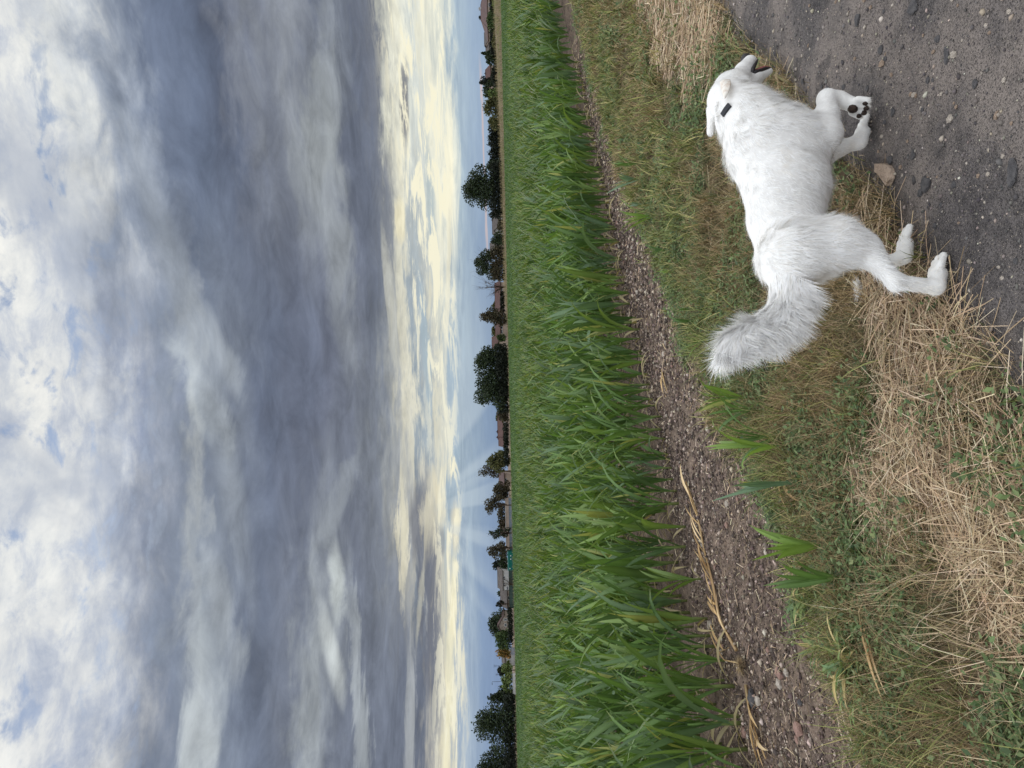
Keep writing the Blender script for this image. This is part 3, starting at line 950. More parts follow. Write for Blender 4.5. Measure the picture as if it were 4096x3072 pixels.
house('lower lean end of the farmhouse with a brick red roof', 1757, 1784, 1997, 2015, 2034, 205, ROOF_RED, WALL_CREAM, 7)
house('house with a dusty pink roof between two dark trees', 1893, 1948, 1998, 2017, 2036, 211, ROOF_PINK, WALL_CREAM, 7, windows=((1920, 2020, 2026, .9),))
house('house with a brown roof showing over the cream wall', 2094, 2148, 2002, 2024, 2040, 214, ROOF_PINK, WALL_CREAM, 7)
house('white two storey house with a grey brown roof and dark windows', 2284, 2360, 1993, 2011, 2046, 206, ROOF_GREY, WALL_WHITE, 7, windows=((2313, 2013, 2020, 1.0), (2338, 2013, 2020, 1.0), (2352, 2026, 2033, .9)))
house('low annexe with a grey roof right of the white two storey house', 2252, 2286, 2004, 2022, 2046, 208, ROOF_GREY, WALL_WHITE, 6)
house('low wing with a pale grey roof left of the white two storey house', 2361, 2432, 2004, 2028, 2046, 209, ROOF_GREY, WALL_STONE, 7, windows=((2392, 2031, 2037, .9),))
house('stone cottage with a pink tiled gable under the domed tree', 2466, 2540, 1992, 2014, 2046, 200, ROOF_PINK, WALL_STONE, 6, gable_front=True, windows=((2478, 2016, 2028, .5), (2500, 2018, 2026, .6)))
house('white gabled house between the golden tree and the black round tree', 2626, 2662, 2010, 2020, 2050, 211, ROOF_GREY, WALL_WHITE, 6)


def slabwall(name, label, cat, Y0, Y1, Xt, Xb, D, mat, thick=.3, cap=None):
    xr, zt = px_at(Y0, Xt, D)
    xl, _ = px_at(Y1, Xt, D)
    zt = px_at((Y0 + Y1) / 2, Xt, D)[1]
    root = empty(name, ((xr + xl) / 2, D, 0))
    tag(root, label, cat)
    hw = (xr - xl) / 2
    mb = MB(); mb.box(-hw, hw, 0, thick, -.2, zt - .08); mb.build('wall_body', mat, root)
    mb = MB(); mb.box(-hw - .03, hw + .03, -.05, thick + .05, zt - .08, zt); mb.build('coping', cap or mat, root)
    return root


slabwall('garden_wall', 'long cream rendered wall above the field edge', 'wall', 1992, 2206, 2022, 2040, 199, WALL_CREAM, cap=FRAME)
slabwall('parapet', 'blue grey parapet in front of the cream wall', 'wall', 1992, 2208, 2036, 2048, 194, mat_plain('blue_grey_concrete', (96, 104, 112), (112, 120, 128)))
slabwall('parapet', 'dark green roadside parapet under the white two storey house', 'wall', 2283, 2434, 2036, 2050, 194, mat_plain('dark_green_paint', (44, 58, 54), (58, 72, 66)))
slabwall('low_wall', 'white low wall under the yellow green bush', 'wall', 2694, 2778, 2051, 2060, 190, WALL_WHITE)
slabwall('gate', 'grey metal gate below the golden tree', 'gate', 2590, 2620, 2044, 2060, 189, mat_plain('grey_metal', (110, 112, 118), (126, 128, 134)), .12)

# teal container: ribbed box with two pale plates
xr, zt = px_at(2208, 2028, 191)
xl, _ = px_at(2282, 2028, 191)
TEAL = mat_plain('teal_paint', (16, 84, 76), (24, 98, 88))
TEAL2 = mat_plain('pale_teal_paint', (74, 130, 122), (86, 140, 132))
ct = empty('container', ((xr + xl) / 2, 191, 0))
tag(ct, 'teal green shipping container at the field edge by the white house', 'container')
hw = (xr - xl) / 2
mb = MB()
mb.box(-hw, hw, 0.05, 2.4, 0, zt - .12)
for k in range(14):
    xk = -hw + .15 + k * (2 * hw - .3) / 13
    mb.box(xk - .05, xk + .05, 0.0, .048, .1, zt - .3)
mb.build('box', TEAL, ct)
mb = MB(); mb.box(-hw - .03, hw + .03, -.03, 2.45, zt - .30, zt - .118); mb.build('top_rail', TEAL2, ct)
for fx, fz in ((.58, .55), (.22, .55), (-.80, .68)):
    mb = MB(); mb.box(hw * fx - .12, hw * fx + .12, -.03, -.002, zt * fz - .12, zt * fz + .12); mb.build('plate', FRAME, ct)

# roof aerials and a street lamp against the sky
METAL = mat_plain('aerial_metal', (54, 56, 60), (70, 72, 76))


def aerial(label, Y, Xt, Xb, D, name='aerial', bars=3):
    x, zt = px_at(Y, Xt, D)
    root = empty(name, (x, D, 0))
    tag(root, label, 'aerial' if name == 'aerial' else 'street lamp')
    mb = MB(); mb.tube([(0, 0, 0), (0, 0, zt)], [.07, .05], 6); mb.build('mast', METAL, root)
    if name == 'aerial':
        mb = MB()
        for k in range(bars):
            z = zt - .08 - k * .28
            mb.tube([(-.5 + .08 * k, 0, z), (.5 - .08 * k, 0, z)], [.035, .035], 4)
        mb.build('crossbars', METAL, root)
    else:
        mb = MB(); mb.tube([(0, 0, zt), (-.15, -.2, zt + .06), (-.3, -.6, zt + .02)], [.05, .04, .04], 6); mb.build('arm', METAL, root)
        mb = MB(); mb.box(-.48, -.16, -.9, -.5, zt - .06, zt + .08); mb.build('lamp_head', METAL, root)


aerial('tall thin roof aerial left of the golden tree', 2664, 1975, 2010, 214)
aerial('second roof aerial over the black round tree', 2698, 1983, 2010, 215)
aerial('slim street lamp above the yellow green bush', 2727, 1969, 2050, 200, name='street_lamp')

# ------------------------------------------------------------------ the maize field
CORN = mat_attr('maize_leaf', .46, .45, .32, (1.1, 1.12, .6))
STEMM = mat_attr('maize_stem', .6, .3, 0.0)
LEAF_COLS = [((82, 110, 50), 4), ((66, 92, 46), 3), ((100, 124, 56), 2), ((84, 108, 74), 2)]


def corn_leaf(z0, phi, L, wmax, th0, th1, S_=8, seed=0, colr=None, fold=.32):
    r = np.random.default_rng(seed)
    t = np.linspace(0, 1, S_)
    th = th0 + (th1 - th0) * t ** 1.7
    ph = phi + r.uniform(-.5, .5) * t ** 2
    step = L / (S_ - 1)
    P = np.zeros((S_, 3)); P[0] = (0.006 * math.cos(phi), .006 * math.sin(phi), z0)
    for i in range(1, S_):
        a = (th[i] + th[i - 1]) / 2
        P[i] = P[i - 1] + step * np.array([math.sin(a) * math.cos(ph[i]), math.sin(a) * math.sin(ph[i]), math.cos(a)])
    W = wmax * np.clip(.42 + 1.9 * t, 0, 1) * np.clip((1 - t) * 1.9, 0, 1) ** .75
    side = np.stack([-np.sin(ph), np.cos(ph), 0 * ph], 1)
    tw_ = r.uniform(-.9, .9) * t
    nrm = np.stack([-np.cos(th) * np.cos(ph), -np.cos(th) * np.sin(ph), np.sin(th)], 1)
    s2 = side * np.cos(tw_)[:, None] + nrm * np.sin(tw_)[:, None]
    n2 = nrm * np.cos(tw_)[:, None] - side * np.sin(tw_)[:, None]
    wav = np.sin(t * r.uniform(9, 14) + r.uniform(0, 6)) * .22 * (1 - t)
    wav2 = np.sin(t * r.uniform(9, 14) + r.uniform(0, 6)) * .22 * (1 - t)
    A = P - s2 * W[:, None] + n2 * (W * (fold + wav))[:, None]
    B = P + s2 * W[:, None] + n2 * (W * (fold + wav2))[:, None]
    V = np.stack([A, P, B], 1).reshape(-1, 3)
    F = []
    for i in range(S_ - 1):
        for j in (0, 1):
            F.append((i * 3 + j, i * 3 + j + 1, (i + 1) * 3 + j + 1, (i + 1) * 3 + j))
    c0 = np.array(colr) * r.uniform(.85, 1.2)
    C = np.repeat(c0[None], S_ * 3, 0)
    C[1::3] = c0 * 1.25 + .015
    tipc = np.array(lin(150, 146, 92))
    k = np.clip((t - .9) / .1, 0, 1) * r.uniform(0, .8)
    C = C * (1 - np.repeat(k, 3)[:, None]) + tipc * np.repeat(k, 3)[:, None]
    return V, np.array(F), C


def corn_stem(h, r0=.011, seed=0, dry=.5):
    mb = MB()
    mb.tube([(0, 0, -.03), (.002, 0, h * .3), (.001, .002, h * .7), (0, 0, h)], [r0 * 1.15, r0, r0 * .85, r0 * .5], 6)
    V = np.array(mb.v)
    k = np.clip(1 - V[:, 2] / (h * .75), 0, 1)[:, None]
    C = np.array(lin(92, 122, 58)) * (1 - k * dry) + np.array(lin(128, 108, 80)) * k * dry
    return V, mb.f, C


def corn_plant_parts(seed, hs=1.0, n_leaf=8, lush=1.0, cols=LEAF_COLS, dead=1):
    r = np.random.default_rng(seed)
    stem_h = .30 * hs * r.uniform(.85, 1.15)
    parts = []
    phi0 = r.uniform(0, 6.28)
    base = np.array(lin(*cols[r.choice(len(cols), p=np.array([w for _, w in cols]) / sum(w for _, w in cols))][0]))
    for k in range(n_leaf):
        f_ = k / (n_leaf - 1)
        z0 = (.05 + f_ * .95) * stem_h
        phi = phi0 + math.pi * k + r.normal(0, .40)
        L = hs * lush * r.uniform(.85, 1.2) * (.37 + .30 * math.sin(math.pi * min(1, f_ * 1.05 + .12)))
        th0 = r.uniform(.25, .5) * (1 - f_) + .06
        th1 = r.uniform(.5, 2.3) * (1 - f_ * .55) * r.uniform(.75, 1.1)
        cc = base
        wmax = hs * r.uniform(.018, .029) * (.7 + .5 * math.sin(math.pi * min(1, f_ + .2)))
        if r.random() < .035:
            cc = np.array(lin(134, 138, 74))
        if k < dead:
            cc = np.array(lin(150, 136, 100)); th0 += .5; th1 = 2.6; wmax *= .6; L *= .8
        parts.append(corn_leaf(z0, phi, L, wmax, th0, th1, 8, int(r.integers(1e9)), cc))
    return corn_stem(stem_h, .011 * hs ** .5, seed), parts


def part_mesh(name, vfc):
    V, F, C = vfc
    me = bpy.data.meshes.new(name)
    me.from_pydata([tuple(v) for v in V], [], [tuple(int(i) for i in f) for f in F])
    set_col(me, C)
    smooth(me)
    return me


N_VAR = 18
VAR, VMESH = [], []
for i in range(N_VAR):
    st, lv = corn_plant_parts(100 + i, 1.0 + .12 * ((i * 7) % 5 - 2) / 2, 7 + i % 2)
    VAR.append((st, lv))
    VMESH.append((part_mesh('stem', st), [part_mesh('leaf', q) for q in lv]))
    VMESH[-1][0].materials.append(STEMM)
    for q in VMESH[-1][1]:
        q.materials.append(CORN)

# sowing: rows running along the track
pl = []
for k in range(0, 110):
    wrow = .06 + k * .50
    tlist = np.arange(1.0, 75, .135 if k < 28 else .24)
    tj = tlist + rng.uniform(-.04, .04, len(tlist))
    wj = edge(W_CORN, tj) + wrow + rng.normal(0, .035, len(tlist))
    X, Y = xy(tj, wj)
    ok = (Y > 2.4) & (np.abs(X / Y) < np.where(Y < 20, .90, .66)) & (rng.uniform(0, 1, len(X)) < .93)
    d = np.hypot(X, Y)
    ok &= d < 62
    ok &= rng.uniform(0, 1, len(X)) < np.clip(1.25 - d / 70, .35, 1)
    for a, b, dd in zip(X[ok], Y[ok], d[ok]):
        pl.append((a, b, dd, k))
pl = np.array(pl)
score = pl[:, 2] + 1.3 * pl[:, 3]
inview = (np.abs(pl[:, 0] / pl[:, 1]) < .54) & (pl[:, 1] > 3)
order = np.argsort(np.where(inview, score, score + 1000))
single, rest = pl[order[:300]], pl[order[300:]]

first = {}


def place_corn(x, y, rz, s, v, label, group, name='maize_plant'):
    if v not in first:
        r = empty(name, (x, y, float(land_z(x, y))), rz)
        obj('stem', VMESH[v][0], None, r)
        for me in VMESH[v][1]:
            obj('leaf', me, None, r)
        first[v] = r
    else:
        src = first[v]
        r = src.copy()
        COL.objects.link(r)
        r.location = (x, y, float(land_z(x, y)))
        r.rotation_euler = (0, 0, rz)
        for ch in src.children:
            c = ch.copy()
            COL.objects.link(c)
            c.parent = r
    r.scale = (s, s, s)
    return tag(r, label, 'maize plant', group)


for i, (x, y, d, k) in enumerate(single):
    place_corn(x, y, rng.uniform(0, 6.28), rng.uniform(.68, 1.26), i % N_VAR, *[('green knee high maize plant on the bare edge of the field with its stem showing', 'maize plants on the very edge of the field'), ('green maize plant in the second rank behind the edge of the field', 'maize plants in the second rank of the field'), ('green maize plant deeper among the crowded front ranks of the field', 'maize plants deeper in the front of the field')][int(min(k, 2))])


def merged(plants, lod):
    Vs, Fs, Cs, base = [], [], [], 0
    for v in range(N_VAR):
        sel = plants[rng.integers(0, N_VAR, len(plants)) == v] if False else plants[(np.arange(len(plants)) % N_VAR) == v]
        if not len(sel):
            continue
        st, lv = VAR[v]
        pv, pf, pc, b = [], [], [], 0
        if lod == 0:
            sv, sf, sc_ = st
            pv.append(sv); pc.append(sc_)
            pf += [tuple(f) for f in sf if len(f) == 4]; b += len(sv)
        for q, (lvv, lff, lcc) in enumerate(lv):
            if lod:
                if q < 2:
                    continue
                idx = [0, 2, 4, 5, 7]
                A = lvv.reshape(-1, 3, 3)[idx]
                Cc = lcc.reshape(-1, 3, 3)[idx]
                lvv = A[:, (0, 2)].reshape(-1, 3); lcc = Cc[:, (0, 2)].reshape(-1, 3)
                lff = np.array([(i * 2, i * 2 + 1, i * 2 + 3, i * 2 + 2) for i in range(4)])
            pv.append(lvv); pc.append(lcc)
            pf += [tuple(int(a) + b for a in f) for f in lff]; b += len(lvv)
        pv, pf, pc = np.concatenate(pv), np.array(pf), np.concatenate(pc)
        n_ = len(sel)
        a = rng.uniform(0, 6.28, n_); s = rng.uniform(.74, 1.26, n_)
        cs, sn = np.cos(a) * s, np.sin(a) * s
        Q = np.empty((n_, len(pv), 3))
        Q[..., 0] = pv[None, :, 0] * cs[:, None] - pv[None, :, 1] * sn[:, None] + sel[:, 0:1]
        Q[..., 1] = pv[None, :, 0] * sn[:, None] + pv[None, :, 1] * cs[:, None] + sel[:, 1:2]
        Q[..., 2] = pv[None, :, 2] * s[:, None] + land_z(sel[:, 0], sel[:, 1])[:, None]
        Vs.append(Q.reshape(-1, 3))
        Fs.append((pf[None] + (np.arange(n_) * len(pv))[:, None, None]).reshape(-1, 4) + base)
        Cs.append((pc[None] * rng.uniform(.8, 1.2, (n_, 1, 1))).reshape(-1, 3))
        base += n_ * len(pv)
    return np.concatenate(Vs), np.concatenate(Fs), np.concatenate(Cs)


near, farp = rest[rest[:, 2] < 15], rest[rest[:, 2] >= 15]
V0, F0, C0 = merged(near, 0)
V1, F1, C1 = merged(farp, 1)
# far tops, where single plants melt together
patch_ = lambda x, y: vnoise(x, y * .35, .9, 33) * .6 + vnoise(x, y * .35, .22, 34) * .4
n = 110000
D_ = 34 * (FIELD_END / 34) ** rng.uniform(0, 1, n)
D_ = np.minimum(D_, FIELD_END)
X_ = rng.uniform(-.66, .66, n) * D_
P, W, sd = blades(np.stack([X_, D_, np.full(n, .34)], 1), rng.uniform(.3, .52, n), rng.uniform(0, 6.28, n), rng.uniform(0, .3, n), rng.uniform(.5, 1.7, n), rng.uniform(.018, .03, n) * np.clip(D_ / 45, 1, 3), 4)
V2, F2, C2 = strips(P, W, sd, pick(LEAF_COLS, n, .12) * (.66 + .45 * patch_(X_, D_))[:, None])
V = np.concatenate([V0, V1, V2])
F = np.concatenate([F0, F1 + len(V0), F2 + len(V0) + len(V1)])
me = mesh_from('maize_field', V, [F])
set_col(me, np.concatenate([C0, C1, C2]))
smooth(me)
tag(obj('maize_field', me, CORN), kind='stuff')
print('field plants', len(near), len(farp), 'faces', len(F))
# leaf canopy below the far tops
fx, fy = np.meshgrid(np.linspace(-1, 1, 240), 40 * (FIELD_END / 40) ** np.linspace(0, 1, 150))
fx = fx * (fy * .64 + 2)
m, N = new_mat('maize_canopy')
co = N.n('ShaderNodeTexCoord').outputs['Object']
n1, n2 = N.noise(co, 3.5, 4, .7), N.noise(co, .09, 3, .5)
c = N.mix(N.step(n1, .35, .68), lin(40, 62, 30), lin(60, 86, 42))
c = N.mix(N.m('MULTIPLY', N.step(n2, .4, .62), .35), c, lin(66, 90, 46))
CANOPY = finish(m, N, principled(N, c, 1.0, .0, bump(N, n1, .25, .5)).outputs[0])
cz = .30 + (vnoise(fx, fy, 1.3, 21) - .5) * .16 + np.clip((fy - 40) / 20, 0, 1) * .12 - np.clip((42 - fy) / 2, 0, 1) * .45
tag(obj('maize_canopy', grid_mesh('maize_canopy', fx, fy, cz), CANOPY), kind='stuff')

# ------------------------------------------------------------------ verge: straw, grasses and weeds between the track and the soil strip
GRASSM = mat_attr('grass_blades', .65, .2, .25, (1.0, 1.05, .75))
STRAWM = mat_attr('straw', .6, .3, .2)
WEEDM = mat_attr('weed_leaves', .6, .25, .3, (1.0, 1.1, .6))
STRAW_C = [((200, 176, 144), 4), ((178, 154, 122), 3), ((220, 202, 172), 2), ((122, 102, 80), 2.5)]
BROWN_C = [((148, 126, 94), 3), ((168, 146, 110), 3), ((122, 102, 76), 2), ((190, 168, 130), 1.5)]
GRASS_C = [((118, 126, 72), 3), ((98, 108, 64), 3), ((140, 142, 88), 2), ((164, 154, 106), 2.5)]
DULL_C = [((100, 102, 70), 3), ((84, 88, 62), 3), ((126, 118, 84), 2), ((156, 140, 106), 3.5)]
WEED_C = [((88, 108, 66), 3), ((104, 122, 78), 3), ((74, 92, 60), 2), ((128, 140, 96), 2)]


def sow(n, tmin=-1.5, tmax=16):
    """random ground points of the verge inside the view, thinning with distance; returns x, y, t, q (0 track .. 1 soil), scale"""
    n = int(n * 1.15)
    t = rng.uniform(tmin, tmax, n)
    q = rng.uniform(-.07, 1.12, n)
    wp, ws = edge(W_PATH, t), edge(W_SOIL, t)
    w = wp + (ws - wp) * q
    x, y = xy(t, w)
    d = np.hypot(x, y)
    ok = (y > 1.3) & (np.abs(x / np.maximum(y, .1)) < .95) & (rng.uniform(0, 1, n) < np.clip((4.2 / d) ** 1.3, 0, 1))
    return x[ok], y[ok], t[ok], q[ok], np.clip(d[ok] / 4.2, .8, 3)


def patch(x, y, s, seed):
    return .6 * vnoise(x, y, s, seed) + .4 * vnoise(x, y, s * 2.7, seed + 50)


def verge_masks(x, y, t, q):
    """how strongly straw, green grass, weeds grow here"""
    nz = patch(x, y, 1.5, 31) - .5
    nz2 = patch(x, y, 2.3, 37) - .5
    # the straw lies along the track: broad on the left, a tongue behind the dog, a pale mat at the far right
    lim = np.interp(t, [0, 1.0, 1.5, 1.9, 2.3, 2.7, 3.0, 3.6, 4.2, 5, 5.7, 7, 12], [.36, .36, .40, .46, .36, .28, .14, .08, .06, .14, .30, .34, .30])
    straw = np.clip((lim + nz * .55 - q) / .14, 0, 1) * np.clip((q + .03 + nz * .14 - np.interp(t, [2.6, 3.2, 4.4, 5.2], [0, .06, .06, 0])) / .05, 0, 1)
    green = np.clip((q - np.interp(t, [0, 1.2, 2.4, 3.2, 5, 7, 12], [.55, .7, .62, .52, .46, .30, .4]) + nz2 * .7) / .18, 0, 1)
    weed = np.clip((patch(x, y, 1.9, 43) - .50 + .22 * np.exp(-((q - .52) / .2) ** 2 - ((t - 1.25) / .9) ** 2)) / .10, 0, 1) * np.clip((q + .02) / .08, 0, 1)
    straw = straw * (1 - .8 * np.exp(-((q - .03) / .10) ** 2 - ((t - 1.62) / .16) ** 2))
    return straw, green, weed


def add(name, sets, mat, kind='stuff'):
    b, Vs, Fs, Cs = 0, [], [], []
    for V, F, C in sets:
        Vs.append(V); Fs.append(F + b); Cs.append(C); b += len(V)
    me = mesh_from(name, np.concatenate(Vs), [np.concatenate(Fs)])
    set_col(me, np.concatenate(Cs))
    o = obj(name, me, mat)
    return tag(o, kind=kind)


def gz(x, y):
    return np.maximum(land_z(x, y), -.012)


# lying straw
x, y, t, q, sc = sow(230000)
st, gr, we = verge_masks(x, y, t, q)
k = rng.uniform(0, 1, len(x)) < np.clip(st * .85 + .035 * (q > -.04), 0, 1)
x, y, sc, st_ = x[k], y[k], sc[k], st[k]
n = len(x)
P, W, sd = blades(np.stack([x, y, gz(x, y) + rng.uniform(.002, .035, n) * (.35 + .65 * st_)], 1), rng.uniform(.06, .24, n), rng.uniform(0, 6.28, n), rng.uniform(1.25, 1.65, n), rng.uniform(1.4, 1.8, n), rng.uniform(.0013, .0027, n) * sc, 3, .35)
s1 = strips(P, W, sd, pick(STRAW_C, n, .2))
# stubs and tangles standing out of it
x, y, t, q, sc = sow(70000)
st, gr, we = verge_masks(x, y, t, q)
k = rng.uniform(0, 1, len(x)) < st * .45
x, y, sc = x[k], y[k], sc[k]
n = len(x)
P, W, sd = blades(np.stack([x, y, gz(x, y)], 1), rng.uniform(.03, .11, n), rng.uniform(0, 6.28, n), rng.uniform(.8, 1.4, n), rng.uniform(1.1, 1.9, n), rng.uniform(.0009, .0018, n) * sc, 4, .5)
s2 = strips(P, W, sd, pick(STRAW_C, n, .2))
add('straw', [s1, s2], STRAWM)
print('straw', len(s1[1]) + len(s2[1]))


# grass in tufts
def tufts(n_t, per, cond, Lr, w, cols, th=(.05, .7), th1=(.6, 1.7), spread=.03, tmax=16, hold=None):
    x, y, t, q, sc = sow(n_t, -1.5, tmax)
    p = cond(x, y, t, q, *verge_masks(x, y, t, q))
    k = rng.uniform(0, 1, len(x)) < p
    x, y, sc = x[k], y[k], sc[k]
    m_ = rng.integers(max(3, per // 2), per + per // 2, len(x))
    i = np.repeat(np.arange(len(x)), m_)
    n = len(i)
    size = rng.uniform(.6, 1.25, len(x))[i]
    a = rng.uniform(0, 6.28, n); r = np.abs(rng.normal(0, spread, n))
    X, Y = x[i] + r * np.cos(a), y[i] + r * np.sin(a)
    P, W, sd = blades(np.stack([X, Y, gz(X, Y) - .004], 1), rng.uniform(Lr[0], Lr[1], n) * size, a + rng.normal(0, .7, n), rng.uniform(th[0], th[1], n), rng.uniform(th1[0], th1[1], n), rng.uniform(.7, 1.3, n) * w * sc[i], 4)
    tone = rng.uniform(.55, 1.4, (len(x), 1))[i]
    return strips(P, W, sd, pick(cols, n, .15) * tone)


low = lambda x, y, t, q, st, gr, we: np.clip(1 - st * .92, 0, 1) * (q > -.03) * np.clip((1.06 - q) / .1, 0, 1)
g1 = tufts(7000, 10, lambda *a: low(*a) * np.clip(a[5] + .10, 0, 1), (.09, .24), .0030, GRASS_C)
g2 = tufts(11000, 12, lambda *a: low(*a) * .75, (.05, .15), .0022, DULL_C, th1=(.7, 1.9))
g3 = tufts(13000, 13, lambda *a: low(*a) * np.clip(patch(a[0], a[1], 1.2, 71) * 2.6 - .75, 0, 1), (.07, .18), .0018, BROWN_C, th1=(.6, 1.8))
g4 = tufts(900, 7, lambda *a: np.clip(1 - a[3] / 16, 0, 1) * (a[3] > .94) * .9, (.05, .16), .0022, GRASS_C)
add('grass', [g1, g2, g3, g4], GRASSM)
print('grass', sum(len(g[1]) for g in (g1, g2, g3, g4)))

# tall dry stems at the near left and a few along the verge
s3 = tufts(3400, 8, lambda x, y, t, q, st, gr, we: np.clip((1.8 - t) / .5, 0, 1) * np.clip((.72 - q) / .3, 0, 1) * np.clip(patch(x, y, 2.6, 77) * 3 - .9, 0, 1), (.13, .30), .0017, STRAW_C, th=(.05, .5), th1=(.3, 1.2), spread=.035)
s4 = tufts(3500, 3, lambda x, y, t, q, st, gr, we: np.clip((2.8 - t) / 1.2, .06, 1) * (q > .05) * (q < .8) * .5, (.14, .30), .0012, STRAW_C, th=(.1, .9), th1=(.4, 1.5), spread=.03)
add('dry_grass', [s3, s4], STRAWM)


# weeds: low leafy growth
def leaves(x, y, z, size, cols):
    n = len(x)
    a = rng.uniform(0, 6.28, n); el = rng.uniform(-.2, .9, n)
    d = np.stack([np.cos(a) * np.cos(el), np.sin(a) * np.cos(el), np.sin(el)], 1)
    s = np.stack([-np.sin(a), np.cos(a), np.zeros(n)], 1)
    up = np.cross(d, s)
    P0 = np.stack([x, y, z], 1)
    L = size[:, None]
    droop = -np.array([0, 0, 1.]) * L * .12
    w = L * rng.uniform(.22, .34, (n, 1))
    V = np.stack([P0, P0 + d * L * .45 - s * w - up * w * .35, P0 + d * L * .5, P0 + d * L * .45 + s * w - up * w * .35, P0 + d * L + droop], 1).reshape(-1, 3)
    b = np.arange(n)[:, None] * 5
    F = np.concatenate([b + np.array([[0, 2, 1, 1]]), b + np.array([[0, 3, 2, 2]]), b + np.array([[1, 2, 4, 4]]), b + np.array([[2, 3, 4, 4]])])
    F = F[:, :3]
    return V, F, np.repeat(pick(cols, n, .18), 5, 0)


x, y, t, q, sc = sow(48000)
st, gr, we = verge_masks(x, y, t, q)
extra = np.clip((patch(x, y, 2.2, 93) - .56) / .06, 0, 1) * (q < .2) * (t < 1.6)
k = rng.uniform(0, 1, len(x)) < np.clip(we * (1 - st * .75) * .8 + extra * .5, 0, 1)
x, y, sc = x[k], y[k], sc[k]
i = np.repeat(np.arange(len(x)), 9)
n = len(i)
X, Y = x[i] + rng.normal(0, .035, n), y[i] + rng.normal(0, .035, n)
add('weeds', [leaves(X, Y, gz(X, Y) + np.abs(rng.normal(.02, .025, n)), rng.uniform(.014, .042, n) * np.sqrt(sc[i]), WEED_C)], WEEDM)
print('weeds', n)

# seedlings and straw scraps strewn over the bare soil strip and under the first maize row
t = rng.uniform(-.6, 15, 30000); u = rng.uniform(-.05, 1.5, 30000)
w = edge(W_SOIL, t) + (edge(W_CORN, t) - edge(W_SOIL, t)) * u
x, y = xy(t, w)
d = np.hypot(x, y)
k = (np.abs(x / y) < .95) & (y > 1.8) & (rng.uniform(0, 1, len(x)) < np.clip((4.5 / d) ** 1.4, 0, 1)) & (rng.uniform(0, 1, len(x)) < np.clip(patch(x, y, 1.4, 88) * 1.7 - .3, .12, 1))
x, y, d = x[k], y[k], d[k]
n = len(x)
P, W, sd = blades(np.stack([x, y, gz(x, y) + rng.uniform(.002, .012, n)], 1), rng.uniform(.015, .09, n), rng.uniform(0, 6.28, n), rng.uniform(1.2, 1.6, n), rng.uniform(1.3, 1.9, n), rng.uniform(.0011, .0026, n) * np.clip(d / 4.5, 1, 3), 3, .3)
add('chaff', [strips(P, W, sd, pick(STRAW_C + [((112, 96, 76), 4)], n, .25))], STRAWM)

# ------------------------------------------------------------------ loose grit: crumbs of soil, gravel
def pebbles(x, y, z, r, cols, flat=.6, seed=1):
    """8-corner irregular lumps, joined"""
    n = len(x)
    lr = np.random.default_rng(seed)
    base = np.array([(1, 0, 0), (.3, .95, 0), (-.8, .6, 0), (-.8, -.6, 0), (.3, -.95, 0), (0, 0, 1), (0, 0, -1)], float)
    V = base[None] * lr.uniform(.65, 1.3, (n, 7, 1)) * r[:, None, None]
    V[..., 2] *= flat
    a = lr.uniform(0, 6.28, n); st_ = lr.uniform(.7, 1.4, n)
    vx = V[..., 0] * st_[:, None]
    X = vx * np.cos(a)[:, None] - V[..., 1] * np.sin(a)[:, None]
    Y = vx * np.sin(a)[:, None] + V[..., 1] * np.cos(a)[:, None]
    V = np.stack([X + x[:, None], Y + y[:, None], V[..., 2] + z[:, None]], -1).reshape(-1, 3)
    T_ = []
    for k in range(5):
        T_ += [(k, (k + 1) % 5, 5), ((k + 1) % 5, k, 6)]
    F = (np.arange(n)[:, None, None] * 7 + np.array(T_)[None]).reshape(-1, 3)
    return V, F, np.repeat(pick(cols, n, .2), 7, 0)


STONEM = mat_attr('stone_grit', .85, .25)
n = 90000
t = rng.uniform(-.6, 14, n); w = edge(W_SOIL, t) - .15 + (edge(W_CORN, t) - edge(W_SOIL, t) + .5) * rng.uniform(0, 1, n)
x, y = xy(t, w); d = np.hypot(x, y)
k = (np.abs(x / y) < .95) & (y > 1.8) & (rng.uniform(0, 1, n) < np.clip((4.5 / d) ** 1.6, 0, 1))
x, y, d = x[k], y[k], d[k]
r = rng.lognormal(-5.25, .5, len(x)) * np.clip(d / 4.5, 1, 2.2)
add('soil_crumbs', [pebbles(x, y, gz(x, y) + r * .3, np.minimum(r, .022), [((98, 84, 77), 5), ((72, 62, 57), 4), ((132, 116, 105), 3), ((184, 168, 152), 1.5)], .8)], STONEM)
n = 75000
t = rng.uniform(-1.2, 6.2, n); w = edge(W_PATH, t) - rng.uniform(0, 1, n) ** 1.0 * 4.0
x, y = xy(t, w); d = np.hypot(x, y)
k = (np.abs(x / np.maximum(y, .1)) < .9) & (y > 1.4)
x, y, d = x[k], y[k], d[k]
r = np.minimum(rng.lognormal(-5.98, .55, len(x)), .014)
add('gravel', [pebbles(x, y, path_z(x, y) + r * .15, r, [((106, 100, 97), 6), ((78, 74, 75), 5), ((136, 127, 119), 4), ((168, 156, 142), 1.6), ((196, 186, 172), .5)], .7, 5)], STONEM)
print('gravel', len(x), 'crumbs done')

